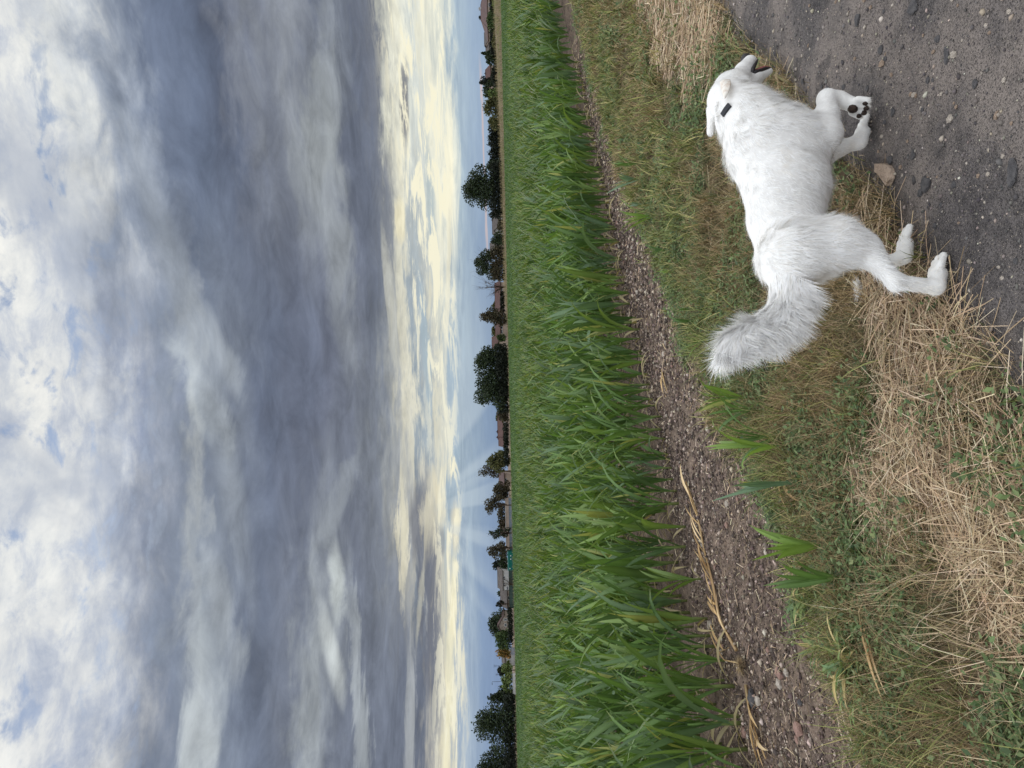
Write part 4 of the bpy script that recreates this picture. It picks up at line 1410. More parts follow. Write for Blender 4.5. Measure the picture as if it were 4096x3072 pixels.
# ------------------------------------------------------------------ single stones
def stone_mesh(seed, flat=.55, slab=False):
    lr = np.random.default_rng(seed)
    import bmesh
    bm = bmesh.new()
    bmesh.ops.create_icosphere(bm, subdivisions=1 if not slab else 2, radius=1)
    el = lr.uniform(.75, 1.35)
    for v in bm.verts:
        k = lr.uniform(.82, 1.16) if not slab else 1.0
        co = v.co * k
        if slab:
            a = math.atan2(co.y, co.x)
            rad = 1 + .22 * math.sin(2 * a + seed) + .16 * math.sin(3 * a + seed * 2.1) + .08 * math.sin(7 * a + seed)
            co.x *= rad; co.y *= rad
            co.z = max(-1, min(1, co.z * 2.2)) * (1 + lr.uniform(-.12, .12))
        v.co = (co.x * el, co.y / el, co.z * flat)
    me = bpy.data.meshes.new('stone')
    bm.to_mesh(me); bm.free()
    return me


def mat_stone(name, c0, c1):
    m, N = new_mat(name)
    co = N.n('ShaderNodeTexCoord').outputs['Object']
    n1, n2 = N.noise(co, 1.6, 5, .6), N.noise(co, 9, 4, .7)
    c = N.mix(N.step(n1, .35, .65), lin(*c0), lin(*c1))
    c = N.mix(N.m('MULTIPLY', N.step(n2, .58, .72), .4), c, lin(60, 54, 52))
    return finish(m, N, principled(N, c, .8, .3, bump(N, n2, .15, .6)).outputs[0])


ST_PALE = mat_stone('pale_stone', (176, 164, 150), (204, 192, 178))
ST_GREY = mat_stone('slate_grey_stone', (80, 78, 79), (100, 97, 97))
ST_TAN = mat_stone('tan_stone', (150, 128, 110), (176, 154, 134))
ST_PINK = mat_stone('pink_stone', (158, 126, 114), (178, 144, 130))
SMESH = {}
for nm, mt in (('pale', ST_PALE), ('grey', ST_GREY), ('tan', ST_TAN), ('pink', ST_PINK)):
    SMESH[nm] = []
    for i in range(4):
        me = stone_mesh(40 + i + len(nm) * 7, .55 if nm != 'grey' else .4)
        me.materials.append(mt)
        SMESH[nm].append(me)
SLABS = []
for i in range(4):
    me = stone_mesh(80 + i, .22, True); me.materials.append(ST_GREY); SLABS.append(me)


def gpt(Y, X, z=0.0):
    d = VF + VR * ((3072 - Y - 1536) / FPX) + VU * ((2048 - X) / FPX)
    p = EYE + d * ((z - EYE[2]) / d[2])
    return float(p[0]), float(p[1])


def put_stone(x, y, r, me, label, group=None, sink=.25, name='stone', onpath=True, cat='stone', rz=None):
    z = float(path_z(x, y) if onpath else land_z(x, y))
    o = obj(name, me, None, None, (x, y, z + r * sink * .5))
    o.scale = (r, r, r)
    o.rotation_euler = (rng.uniform(-.15, .15), rng.uniform(-.15, .15), rng.uniform(0, 6.28) if rz is None else rz)
    return tag(o, label, cat, group)


# the ones that can be pointed at: (row, column, radius px, kind, on the track, label)
KNOWN = [
    (475, 3800, 15, 'pale', True, 'pale angular pebble in the middle of the open track'),
    (218, 3820, 14, 'pale', True, 'round whitish stone beside a grey slate sliver'),
    (222, 3790, 26, 'grey', True, 'pointed grey slate sliver lying beside the whitish stone'),
    (320, 4030, 10, 'pale', True, 'yellowish white pebble near the bottom of the track'),
    (30, 3655, 34, 'grey', True, 'dark broken rock with a sharp edge at the far side of the track'),
    (448, 3570, 20, 'grey', True, 'flat slate stone just ahead of the planted fore paw'),
    (490, 3540, 14, 'grey', True, 'long slate splinter touching the toes of the planted fore paw'),
    (78, 3440, 26, 'grey', True, 'pale grey stone sunk in the track above the muzzle'),
    (200, 3515, 22, 'grey', True, 'light grey dusty stone between the muzzle and the open track'),
    (255, 3528, 14, 'tan', True, 'brown rounded stone beside the light grey dusty stone'),
    (440, 3685, 14, 'grey', True, 'dull grey stone right of the flat slate stone'),
    (735, 3705, 40, 'slab', True, 'long dark slate slab past the broken tile'),
    (640, 3560, 20, 'grey', True, 'dark slate behind the planted fore leg'),
    (620, 3650, 22, 'grey', True, 'blue grey slate between the planted fore leg and the broken tile'),
    (690, 4060, 42, 'slab', True, 'broad flat dark slab at the lower edge of the track'),
    (460, 4000, 12, 'tan', True, 'tan pebble low on the track'),
    (380, 3650, 11, 'pale', True, 'small white pebble ahead of the lifted paw'),
    (1420, 2665, 17, 'pale', False, 'white stone at the foot of the maize left of the tail tip'),
    (1475, 2660, 16, 'tan', False, 'long pale tan stone on the soil strip beside the white stone'),
    (1665, 3065, 22, 'pale', False, 'smooth egg shaped stone in a hollow at the edge of the soil strip'),
    (2690, 3120, 26, 'pink', False, 'pink stone beside the torn out root ball'),
    (2792, 3025, 38, 'grey', False, 'large speckled grey stone on the soil strip'),
    (2800, 3062, 20, 'pale', False, 'pale stone next to the large speckled grey stone'),
    (2805, 2958, 18, 'tan', False, 'round brown stone at the maize stems left of the speckled grey stone'),
    (2690, 3180, 16, 'pale', False, 'whitish pebble pair beneath the trampled maize'),
    (2735, 3115, 20, 'pale', False, 'knobbly white stone under the dry stalk'),
    (2912, 3195, 30, 'pink', False, 'largest pink stone on the near soil strip'),
    (2960, 3185, 18, 'pink', False, 'orange pink stone touching the largest pink stone'),
    (2940, 3230, 11, 'pale', False, 'small round white pebble beside the largest pink stone'),
    (2015, 2917, 16, 'pale', False, 'white stone left of the bluish maize seedling'),
    (2035, 3147, 20, 'tan', False, 'brown cobble between two seedlings at the edge of the soil'),
    (2125, 3110, 17, 'tan', False, 'grey brown cobble left of the brown cobble'),
    (2100, 2920, 14, 'pink', False, 'dusty pink stone among the clods below the dry stalk'),
    (2810, 3235, 14, 'grey', False, 'smooth grey pebble at the weeds edge'),
    (2925, 3000, 22, 'pink', False, 'pale pink stone below the second dry stalk'),
    (2500, 2840, 22, 'pale', False, 'pale upright flint beside the lying dry stalk'),
]
kk = 0
for Y, X, rp, kind, onp, label in KNOWN:
    x, y = gpt(Y, X)
    r = rp * (.72 if onp and kind in ('grey', 'slab') else 1) / FPX * math.hypot(x, y, 1.5)
    me = SLABS[kk % 4] if kind == 'slab' or (kind == 'grey' and rp >= 20 and onp) else SMESH[kind][kk % 4]
    put_stone(x, y, r, me, label, None, .2 if me in SLABS else .6, onpath=onp)
    kk += 1
# the many alike
for i in range(110):
    for _ in range(50):
        t, w = rng.uniform(-.3, 5.5), 0
        w = float(edge(W_PATH, t)) - rng.uniform(.03, 3.2)
        x, y = xy(t, w)
        if abs(x / max(y, .1)) < .52 and y > 2.05:
            break
    if i % 3 == 0:
        put_stone(x, y, rng.uniform(.008, .017), SMESH['grey'][i % 4], 'small dull grey stone bedded in the dark gravel of the track', 'small grey stones in the track', .3)
    else:
        put_stone(x, y, rng.uniform(.005, .010), SMESH['pale' if i % 3 == 1 else 'tan'][i % 4], 'small pale pebble lying loose on the dark gravel of the track', 'small pale pebbles on the track', .6)
for i in range(170):
    t = rng.uniform(.6, 9) if i % 3 else rng.uniform(.6, 3)
    w = float(edge(W_SOIL, t)) + (float(edge(W_CORN, t)) - float(edge(W_SOIL, t))) * rng.uniform(0, 1.1)
    x, y = xy(t, w)
    if abs(x / y) > .54 or y < 3:
        continue
    put_stone(x, y, rng.uniform(.008, .022) * min(1.5, max(1, y / 5)), SMESH[('pale', 'tan', 'pink', 'tan')[i % 4]][(i // 4) % 4], 'small stone strewn among the clods of the brown soil strip', 'small stones on the soil strip', .5, onpath=False)

# broken tan tile on the track: a bent flat piece with its own thickness
pts_px = [(655, 3508), (655, 3540), (662, 3560), (678, 3570), (712, 3571), (742, 3556), (728, 3545), (712, 3534), (694, 3520), (688, 3510)]
pts = [gpt(Y, X) for Y, X in pts_px]
cx = sum(p[0] for p in pts) / len(pts); cy = sum(p[1] for p in pts) / len(pts)
TILE = mat_stone('broken_tile_tan', (152, 132, 114), (176, 156, 138))
mb = MB()
zt = float(path_z(cx, cy))
top = [(p[0] - cx, p[1] - cy, .012 + .003 * (i % 2)) for i, p in enumerate(pts)]
bot = [(a * 1.04, b * 1.04, -.006) for a, b, c in top]
mb.poly(top)
for i in range(len(pts)):
    j = (i + 1) % len(pts)
    mb.poly([bot[i], bot[j], top[j], top[i]])
o = mb.build('broken_tile', TILE, None, (cx, cy, zt))
if o.data.polygons[0].normal.z < 0:
    o.data.flip_normals()
tag(o, 'broken bent piece of tan tile lying on the track under the dog', 'tile')


# ------------------------------------------------------------------ stray maize seedlings on the soil strip
def widen(V, k):
    A = V.reshape(-1, 3, 3).copy()
    A[:, 0] = A[:, 1] + (A[:, 0] - A[:, 1]) * k
    A[:, 2] = A[:, 1] + (A[:, 2] - A[:, 1]) * k
    return A.reshape(-1, 3)


def seedling(Yb, Xb, Xtip, label, seed, lush=1.0, tone=None, n_leaf=7, up=.8):
    x, y = gpt(Yb, Xb)
    h = (Xb - Xtip) / FPX * y * 1.04
    cols = tone or LEAF_COLS
    st, lv = corn_plant_parts(seed, h / .62, n_leaf, lush, cols, 1)
    lv = [(widen(V, 1.2), F, C) for V, F, C in lv]
    r = empty('maize_seedling', (x, y, float(land_z(x, y))))
    me = part_mesh('stem', st); me.materials.append(STEMM); obj('stem', me, None, r)
    for q in lv:
        me = part_mesh('leaf', q); me.materials.append(CORN); obj('leaf', me, None, r)
    # bring the tips to the height seen
    zmax = max(q[0][:, 2].max() for q in lv)
    s = min(1.6, h / zmax)
    r.scale = (s * .92, s * .92, s)
    tag(r, label, 'maize seedling', 'stray maize seedlings on the soil strip')


BRIGHT = [((112, 138, 62), 3), ((100, 126, 58), 2)]
BLUISH = [((92, 116, 88), 3), ((104, 126, 100), 2)]
MID = [((86, 114, 58), 3), ((76, 102, 54), 2)]
SEED = [
    (656, 2562, 2446, 'short green seedling farthest right on the soil strip, above the shoulder', 1, 1.0, MID),
    (719, 2570, 2430, 'bluish seedling with spreading leaves beside the farthest one', 2, 1.2, BLUISH),
    (815, 2595, 2515, 'small bluish seedling between the two larger ones above the back', 3, .9, BLUISH),
    (862, 2640, 2476, 'sturdy bright seedling with folded leaves above the loin', 4, 1.1, BRIGHT),
    (1002, 2690, 2588, 'narrow pale seedling at the grass edge above the rump', 15, .8, MID),
    (1087, 2715, 2636, 'small yellow green seedling at the grass edge above the rump', 5, 1.0, BRIGHT),
    (1142, 2762, 2692, 'small dark seedling among grass above the tail root', 6, .9, MID),
    (1235, 2790, 2710, 'thin seedling standing just right of a broad one above the tail', 7, .8, MID),
    (1285, 2806, 2680, 'broad seedling above the bend of the tail', 8, 1.1, MID),
    (1362, 2846, 2718, 'fan shaped bright seedling touching the tail tip', 9, 1.25, BRIGHT),
    (1590, 3012, 2774, 'tall straight bright seedling left of the tail tip', 10, .7, BRIGHT),
    (1640, 3050, 2846, 'dark narrow seedling left of the tall straight one', 11, .8, MID),
    (1746, 3140, 2878, 'leaning green seedling right half of a close pair', 12, 1.0, MID),
    (1782, 3160, 2826, 'bright yellow green seedling left half of a close pair', 13, 1.1, BRIGHT),
    (1930, 3224, 2892, 'bluish green seedling with wide drooping leaves standing alone', 14, 1.3, BLUISH),
    (2185, 3308, 2998, 'bright seedling with upright folded leaves past the lone bluish one', 16, .8, BRIGHT),
    (2312, 3402, 3092, 'dark green upright seedling nearest the left corner weeds', 17, .8, MID),
]
for Yb, Xb, Xt, label, sd_, lu, tone in SEED:
    seedling(Yb, Xb, Xt, label, 500 + sd_, lu * 1.1, tone)


# ------------------------------------------------------------------ dead stalks, torn out plants, a scrap of fluff
DEAD = mat_attr('dead_maize', .75, .2, .25)
DEAD_C = [((196, 166, 120), 3), ((176, 146, 104), 2), ((214, 188, 146), 1)]


def dead_stalk(name, label, px_pts, r0, n_leaf, seed, group=None):
    lr = np.random.default_rng(seed)
    P = [gpt(Y, X) for Y, X in px_pts]
    c = np.mean(P, 0)
    root = empty(name, (c[0], c[1], 0))
    tag(root, label, 'dead maize stalk', group)
    pts = [(p[0] - c[0], p[1] - c[1], float(land_z(*p)) + .016 + .012 * (i % 2)) for i, p in enumerate(P)]
    mb = MB(); mb.tube(pts, list(np.linspace(r0, r0 * .45, len(pts))), 7)
    me = mb.mesh('stalk'); set_col(me, pick(DEAD_C, len(mb.v), .15)); smooth(me); me.materials.append(DEAD)
    obj('stalk', me, None, root)
    d = np.array(pts[-1]) - np.array(pts[0]); L = np.linalg.norm(d); d /= L
    ang = math.atan2(d[1], d[0])
    for i in range(n_leaf):
        f_ = lr.uniform(.05, .9)
        k = f_ * (len(pts) - 1); i0 = int(k)
        p = np.array(pts[i0]) + (np.array(pts[min(i0 + 1, len(pts) - 1)]) - np.array(pts[i0])) * (k - i0)
        V, F, C = corn_leaf(0, 0, lr.uniform(.18, .38), lr.uniform(.008, .016), 1.35, 1.75, 8, int(lr.integers(1e8)), lin(*DEAD_C[i % 3][0]), .6)
        a = ang + lr.normal(0, .28)
        V = np.stack([V[:, 0] * math.cos(a) - V[:, 1] * math.sin(a), V[:, 0] * math.sin(a) + V[:, 1] * math.cos(a), np.maximum(V[:, 2], -.012)], 1) + p
        me = part_mesh('dry_leaf', (V, F, C)); me.materials.append(DEAD); obj('dry_leaf', me, None, root)
    return root


dead_stalk('dead_stalk', 'long straw coloured maize stalk lying along the foot of the field', [(2600, 2955), (2480, 2900), (2340, 2868), (2200, 2822), (2050, 2790), (1926, 2759)], .012, 16, 1)
dead_stalk('dead_stalk', 'shorter dry maize stalk lying below the root ball', [(2740, 2990), (2830, 3015), (2930, 3040), (3034, 3085)], .009, 6, 2)
dead_stalk('dead_stalk', 'thin bent dry stalk reaching from the root ball to the maize', [(2655, 2975), (2640, 2920), (2612, 2872), (2590, 2925)], .006, 2, 4)
dead_stalk('dead_stalk', 'short wedge of dead stalk on the clods left of the tail tip', [(1478, 2656), (1520, 2668), (1572, 2676)], .009, 1, 3)
dead_stalk('dead_stalk', 'brown dead stalk lying at the weeds near the trampled maize', [(2370, 3462), (2440, 3478), (2530, 3496)], .008, 3, 5)
dead_stalk('dead_stalk', 'dry bent stalk lying behind the lone bluish seedling', [(1790, 3115), (1880, 3145), (1970, 3195)], .005, 2, 6)

# root ball torn out of the ground
x, y = gpt(2662, 2995)
rb = empty('root_ball', (x, y, float(land_z(x, y))))
tag(rb, 'torn out maize root ball bristling with fine brown roots', 'root ball')
me = stone_mesh(7, .8); me.materials.append(SOIL); o = obj('core', me, None, rb, (0, 0, .022)); o.scale = (.032, .030, .030)
n = 420
a = rng.uniform(0, 6.28, n)
P, W, sd = blades(np.stack([np.cos(a) * .012, np.sin(a) * .012, np.full(n, .03)], 1), rng.uniform(.035, .075, n), a, rng.uniform(.2, 1.7, n), rng.uniform(1.2, 2.6, n), rng.uniform(.0007, .0013, n), 4)
V, F, C = strips(P, W, sd, pick(BROWN_C, n, .2))
me = mesh_from('roots', V, [F]); set_col(me, C); tag(obj('roots', me, STRAWM, rb), kind='stuff')


# trampled maize: sprawling half dead leaves
def trampled(Y, X, label, seed, n_leaf, size):
    lr = np.random.default_rng(seed)
    x, y = gpt(Y, X)
    r = empty('trampled_maize', (x, y, float(land_z(x, y))))
    tag(r, label, 'trampled maize')
    for i in range(n_leaf):
        col_ = lin(*[(120, 140, 84), (176, 158, 108), (104, 130, 86), (190, 172, 124)][i % 4])
        q = corn_leaf(.01, lr.uniform(0, 6.28), size * lr.uniform(.5, 1.1), lr.uniform(.007, .014), lr.uniform(.3, 1.3), lr.uniform(1.3, 2.3), 8, int(lr.integers(1e8)), col_, .5)
        V = q[0].copy(); V[:, :2] += lr.normal(0, size * .12, 2); V[:, 2] = np.maximum(V[:, 2], .004)
        me = part_mesh('leaf', (V, q[1], q[2])); me.materials.append(CORN if i % 2 == 0 else DEAD); obj('leaf', me, None, r)


trampled(2640, 3420, 'trampled half green maize sprawling over the near soil strip', 1, 34, .22)
trampled(2575, 3300, 'torn green maize shoots at the soil side of the trampled heap', 2, 12, .15)
trampled(2720, 3440, 'withered maize leaves fanning out left of the trampled heap', 3, 14, .18)
trampled(2400, 3240, 'low tuft of broken maize leaves right of the trampled heap', 4, 12, .13)

# scrap of white fluff on the straw
x, y = gpt(1150, 3470)
fl = empty('fluff_scrap', (x, y, .03))
tag(fl, 'white scrap of shed fur on the straw behind the hind legs', 'fur tuft')
n = 500
sx = np.clip(rng.normal(0, .018, n), -.04, .04)
P, W, sd = blades(np.stack([sx, .4 * np.abs(sx) + rng.normal(0, .005, n), rng.uniform(0, .008, n)], 1), rng.uniform(.015, .045, n), rng.choice([1.0, 4.4, 2.8], n) + rng.normal(0, .4, n), rng.uniform(.9, 1.6, n), rng.uniform(1.2, 2.0, n), rng.uniform(.0006, .0011, n), 4)
V, F, C = strips(P, W, sd, pick([((240, 238, 234), 1)], n, .05))
me = mesh_from('fibres', V, [F]); set_col(me, C)
tag(obj('fibres', me, STRAWM, fl), kind='stuff')

# ------------------------------------------------------------------ the dog: one continuous body grown from joints, in its own frame (x forward, y to its left)
DOG_O = (0.6497, 2.7261, 0.0)
DOG_YAW = math.radians(30.63)


def cone_d(Q, a, b, ra, rb, ky=1.0):
    a, b = np.array(a, float), np.array(b, float)
    sc = np.array([1, ky, 1])
    A, B = a * sc, b * sc
    d = B - A
    q = Q * sc.astype(np.float32) - A.astype(np.float32)
    t = np.clip((q @ d.astype(np.float32)) / max(d @ d, 1e-9), 0, 1)
    return np.sqrt(((q - t[..., None] * d.astype(np.float32)) ** 2).sum(-1)) - (ra + (rb - ra) * t)


PAW_R = .019
TORSO, LIMB, HEAD, TAIL = 'torso', 'limb', 'head', 'tail'
PR = [
    # (region, start, end, radius, radius, sideways squeeze, blend)
    (TORSO, (-.245, 0, .475), (-.08, 0, .470), .116, .124, 1.1, .05),
    (TORSO, (-.08, 0, .468), (.085, 0, .432), .126, .152, 1.12, .05),
    (TORSO, (.085, 0, .430), (.25, 0, .418), .152, .170, 1.15, .05),
    (TORSO, (.25, 0, .418), (.355, 0, .385), .170, .135, 1.15, .05),
    (TORSO, (.20, 0, .50), (.34, 0, .50), .085, .10, 1.0, .06),          # withers
    ('ruff', (.30, 0, .455), (.47, .004, .500), .155, .120, 1.05, .05),
    ('ruff', (.47, .004, .50), (.60, .022, .535), .120, .088, 1.0, .04),
    # head
    (HEAD, (.605, .025, .552), (.68, .03, .530), .083, .070, 1.0, .03),
    (HEAD, (.665, -.01, .515), (.72, .008, .482), .050, .042, 1.0, .025),
    (HEAD, (.665, .07, .515), (.72, .052, .482), .050, .042, 1.0, .025),
    (HEAD, (.72, .03, .495), (.79, .03, .452), .046, .038, 1.0, .025),
    (HEAD, (.79, .03, .452), (.850, .03, .414), .038, .031, 1.0, .015),
    (HEAD, (.705, .03, .448), (.745, .03, .405), .036, .026, 1.0, .018),
    (HEAD, (.745, .03, .405), (.790, .03, .342), .024, .015, 1.0, .012),
    (HEAD, (.70, .002, .55), (.735, .012, .53), .022, .016, 1.0, .02),
    (HEAD, (.70, .058, .55), (.735, .048, .53), .022, .016, 1.0, .02),
    # hind leg planted far back (its right)
    (LIMB, (-.275, -.055, .485), (-.268, -.075, .345), 0.108, 0.084, 1.15, .05),
    (LIMB, (-.268, -.075, .345), (-.300, -.078, .265), 0.084, 0.0522, 1.15, .04),
    (LIMB, (-.22, -.07, .36), (-.265, -.078, .285), 0.054, 0.0405, 1.2, .04),
    (LIMB, (-.300, -.078, .265), (-.425, -.066, .198), 0.045, 0.0261, 1.0, .03),
    (LIMB, (-.425, -.066, .198), (-.452, -.064, .200), 0.0243, 0.0171, 1.0, .015),
    (LIMB, (-.432, -.065, .195), (-.447, -.056, .060), 0.0261, 0.0234, 1.0, .02),
    (LIMB, (-.447, -.056, .060), (-.395, -.055, .036), 0.027, 0.0297, 1.0, .02),
    # hind leg under the body (its left)
    (LIMB, (-.240, .055, .475), (-.200, .078, .340), 0.105, 0.078, 1.15, .05),
    (LIMB, (-.200, .078, .340), (-.165, .075, .285), 0.072, 0.0468, 1.1, .04),
    (LIMB, (-.165, .075, .285), (-.262, .055, .155), 0.0414, 0.0252, 1.0, .03),
    (LIMB, (-.262, .055, .155), (-.285, .053, .158), 0.0225, 0.0162, 1.0, .015),
    (LIMB, (-.262, .055, .150), (-.228, .048, .055), 0.0252, 0.0234, 1.0, .02),
    (LIMB, (-.228, .048, .055), (-.175, .045, .036), 0.0261, 0.0288, 1.0, .02),
    # fore leg lifted (its right)
    (LIMB, (.285, -.07, .415), (.262, -.085, .275), 0.098, 0.062, 1.1, .05),
    (LIMB, (.262, -.085, .270), (.360, -.085, .240), 0.054, 0.0414, 1.0, .04),
    (LIMB, (.360, -.085, .240), (.468, -.08, .212), 0.0414, 0.036, 1.0, .03),
    (LIMB, (.468, -.08, .212), (.464, -.08, .165), 0.0351, 0.0279, 1.0, .02),
    (LIMB, (.464, -.08, .165), (.430, -.08, .118), 0.0288, 0.0288, 1.0, .02),
    # fore leg planted (its left)
    (LIMB, (.285, .07, .410), (.275, .075, .255), 0.095, 0.0495, 1.1, .05),
    (LIMB, (.275, .075, .255), (.345, .058, .140), 0.0414, 0.0306, 1.0, .03),
    (LIMB, (.345, .058, .140), (.368, .048, .060), 0.0306, 0.027, 1.0, .02),
    (LIMB, (.368, .048, .060), (.415, .043, .036), 0.0279, 0.0297, 1.0, .02),
    # tail core
    (TAIL, (-.300, 0, .515), (-.420, .010, .518), .070, .056, 1.0, .05),
    (TAIL, (-.420, .010, .518), (-.512, .015, .568), .056, .052, 1.0, .03),
    (TAIL, (-.512, .015, .568), (-.556, .02, .626), .052, .046, 1.0, .03),
    (TAIL, (-.556, .02, .626), (-.572, .022, .680), .046, .044, 1.0, .03),
    (TAIL, (-.572, .022, .680), (-.604, .022, .738), .044, .036, 1.0, .03),
    (TAIL, (-.604, .022, .738), (-.640, .022, .782), .036, .014, 1.0, .03),
]


def toes(base, fwd, lat, up, spread=.0250, reach=.044, drop=.012):
    """four toes of unequal reach in front of a paw"""
    base, fwd, lat, up = (np.array(v, float) for v in (base, fwd, lat, up))
    for k, rr in ((-1.5, .80), (-.5, 1.0), (.5, 1.0), (1.5, .80)):
        a = base + lat * spread * k * .8
        b = base + lat * spread * k + fwd * reach * rr - up * drop
        PR.append((LIMB, tuple(a + up * .005), tuple(b), .0140, .0128, 1.0, .002))


toes((-.380, -.055, .033), (1, 0, 0), (0, 1, 0), (0, 0, 1))
toes((-.160, .045, .033), (.96, .1, 0), (-.1, 1, 0), (0, 0, 1))
toes((.430, .042, .034), (1, 0, 0), (0, 1, 0), (0, 0, 1))
toes((.428, -.08, .112), (-.45, 0, -.89), (0, 1, 0), (-.89, 0, .45), drop=-.004)
# ears laid back, folded
for sgn in (1,):
    yb = .03 + .070 * sgn
    b1, b2 = (.628, yb - .010 * sgn, .605), (.640, yb + .016 * sgn, .560)
    tip = (.512, .03 + .083 * sgn, .606 if sgn < 0 else .622)
    mid_ = (.565, .03 + .098 * sgn, .592 if sgn < 0 else .604)
    PR += [(HEAD, b1, tip, .018, .012, 1.0, .012), (HEAD, b2, mid_, .017, .016, 1.0, .012), (HEAD, mid_, tip, .017, .012, 1.0, .01), (HEAD, b1, mid_, .017, .016, 1.0, .01)]

VOX = .0048
lo = np.array([-.74, -.20, -.012])
hi = np.array([.92, .22, .86])
dims = np.ceil((hi - lo) / VOX).astype(int)
FLD = np.full(dims, 1.0, np.float32)
for reg, a, b, ra, rb, ky, kb in PR:
    a_, b_ = np.array(a), np.array(b)
    mg = max(ra, rb) + kb + .02
    i0 = np.maximum(((np.minimum(a_, b_) - mg - lo) / VOX).astype(int), 0)
    i1 = np.minimum(((np.maximum(a_, b_) + mg - lo) / VOX).astype(int) + 2, dims)
    gxs = [(lo[k] + np.arange(i0[k], i1[k]) * VOX).astype(np.float32) for k in range(3)]
    Q = np.stack(np.meshgrid(*gxs, indexing='ij'), -1)
    d = cone_d(Q, a, b, ra, rb, ky)
    sub = FLD[i0[0]:i1[0], i0[1]:i1[1], i0[2]:i1[2]]
    h = np.clip(.5 + .5 * (sub - d) / kb, 0, 1)
    FLD[i0[0]:i1[0], i0[1]:i1[1], i0[2]:i1[2]] = sub * (1 - h) + d * h - kb * h * (1 - h)


def surface_nets(Fv, lo, vox):
    ins = Fv < 0
    nx, ny, nz = Fv.shape
    cnt = np.zeros((nx - 1, ny - 1, nz - 1), np.int8)
    for i in (0, 1):
        for j in (0, 1):
            for k in (0, 1):
                cnt += ins[i:nx - 1 + i, j:ny - 1 + j, k:nz - 1 + k]
    cells = np.argwhere((cnt > 0) & (cnt < 8))
    idx = -np.ones(cnt.shape, np.int64)
    idx[tuple(cells.T)] = np.arange(len(cells))
    acc, w = np.zeros((len(cells), 3)), np.zeros(len(cells))
    corners = [(i, j, k) for i in (0, 1) for j in (0, 1) for k in (0, 1)]
    for a in corners:
        for ax in range(3):
            if a[ax] == 0:
                b = tuple(1 if q == ax else a[q] for q in range(3))
                fa = Fv[tuple((cells + a).T)].astype(float)
                fb = Fv[tuple((cells + b).T)].astype(float)
                s = (fa < 0) != (fb < 0)
                t = np.where(s, fa / np.where(s, fa - fb, 1), 0)
                p = np.array(a, float) + t[:, None] * (np.array(b) - np.array(a))
                acc += p * s[:, None]
                w += s
    V = (cells + acc / w[:, None]) * vox + lo
    quads = []
    for ax in range(3):
        o1, o2 = [(1, 2), (2, 0), (0, 1)][ax]
        sl0, sl1 = [slice(None)] * 3, [slice(None)] * 3
        sl0[ax], sl1[ax] = slice(0, -1), slice(1, None)
        A, B = ins[tuple(sl0)], ins[tuple(sl1)]
        e = np.argwhere(A != B)
        e = e[(e[:, o1] > 0) & (e[:, o2] > 0) & (e[:, o1] < Fv.shape[o1] - 1) & (e[:, o2] < Fv.shape[o2] - 1)]
        fl = A[tuple(e.T)]
        d1, d2 = np.eye(3, dtype=int)[o1], np.eye(3, dtype=int)[o2]
        q = np.stack([idx[tuple((e - d1 - d2).T)], idx[tuple((e - d2).T)], idx[tuple(e.T)], idx[tuple((e - d1).T)]], 1)
        q[~fl] = q[~fl][:, ::-1]
        quads.append(q)
    Q = np.concatenate(quads)
    return V, Q[(Q >= 0).all(1)]


BV, BQ = surface_nets(FLD, lo, VOX)
for _ in range(2):                       # light smoothing
    s, c = np.zeros_like(BV), np.zeros(len(BV))
    for k in range(4):
        np.add.at(s, BQ[:, k], BV[BQ[:, (k + 1) % 4]])
        np.add.at(c, BQ[:, k], 1)
    BV = BV * .5 + .5 * s / c[:, None]
BV[:, 2] = np.maximum(BV[:, 2], .001)
body_me = mesh_from('dog_body', BV, [BQ])
smooth(body_me)
vn = np.zeros(len(BV) * 3, np.float32)
body_me.vertices.foreach_get('normal', vn)
BN = vn.reshape(-1, 3)
# nearest region of every surface point
best, REG = np.full(len(BV), 9.0), np.zeros(len(BV), int)
names = [TORSO, 'ruff', HEAD, LIMB, TAIL]
for reg, a, b, ra, rb, ky, kb in PR:
    d = cone_d(BV.astype(np.float32), a, b, ra, rb, ky)
    k = d < best
    best[k] = d[k]
    REG[k] = names.index(reg)

m, N = new_mat('white_coat')
co = N.n('ShaderNodeTexCoord').outputs['Object']
n1 = N.noise(co, 26, 5, .6)
n2 = N.noise(N.xyz(*[0, 0, 0]) if False else co, 7, 3, .5)
c = N.mix(N.step(n1, .3, .7), lin(218, 216, 212), lin(233, 231, 227))
c = N.mix(N.m('MULTIPLY', N.step(n2, .58, .75), .4), c, lin(214, 204, 188))
b_ = principled(N, c, .85, .15, bump(N, n1, .01, .5))
b_.inputs['Sheen Weight'].default_value = .25
COAT = finish(m, N, b_.outputs[0])
FUR = mat_attr('white_fur', .7, .15, .06)

dog = empty('dog', DOG_O, DOG_YAW)
tag(dog, 'large white long haired dog trotting along the edge of the dark gravel path', 'dog')
obj('body', body_me, COAT, dog)


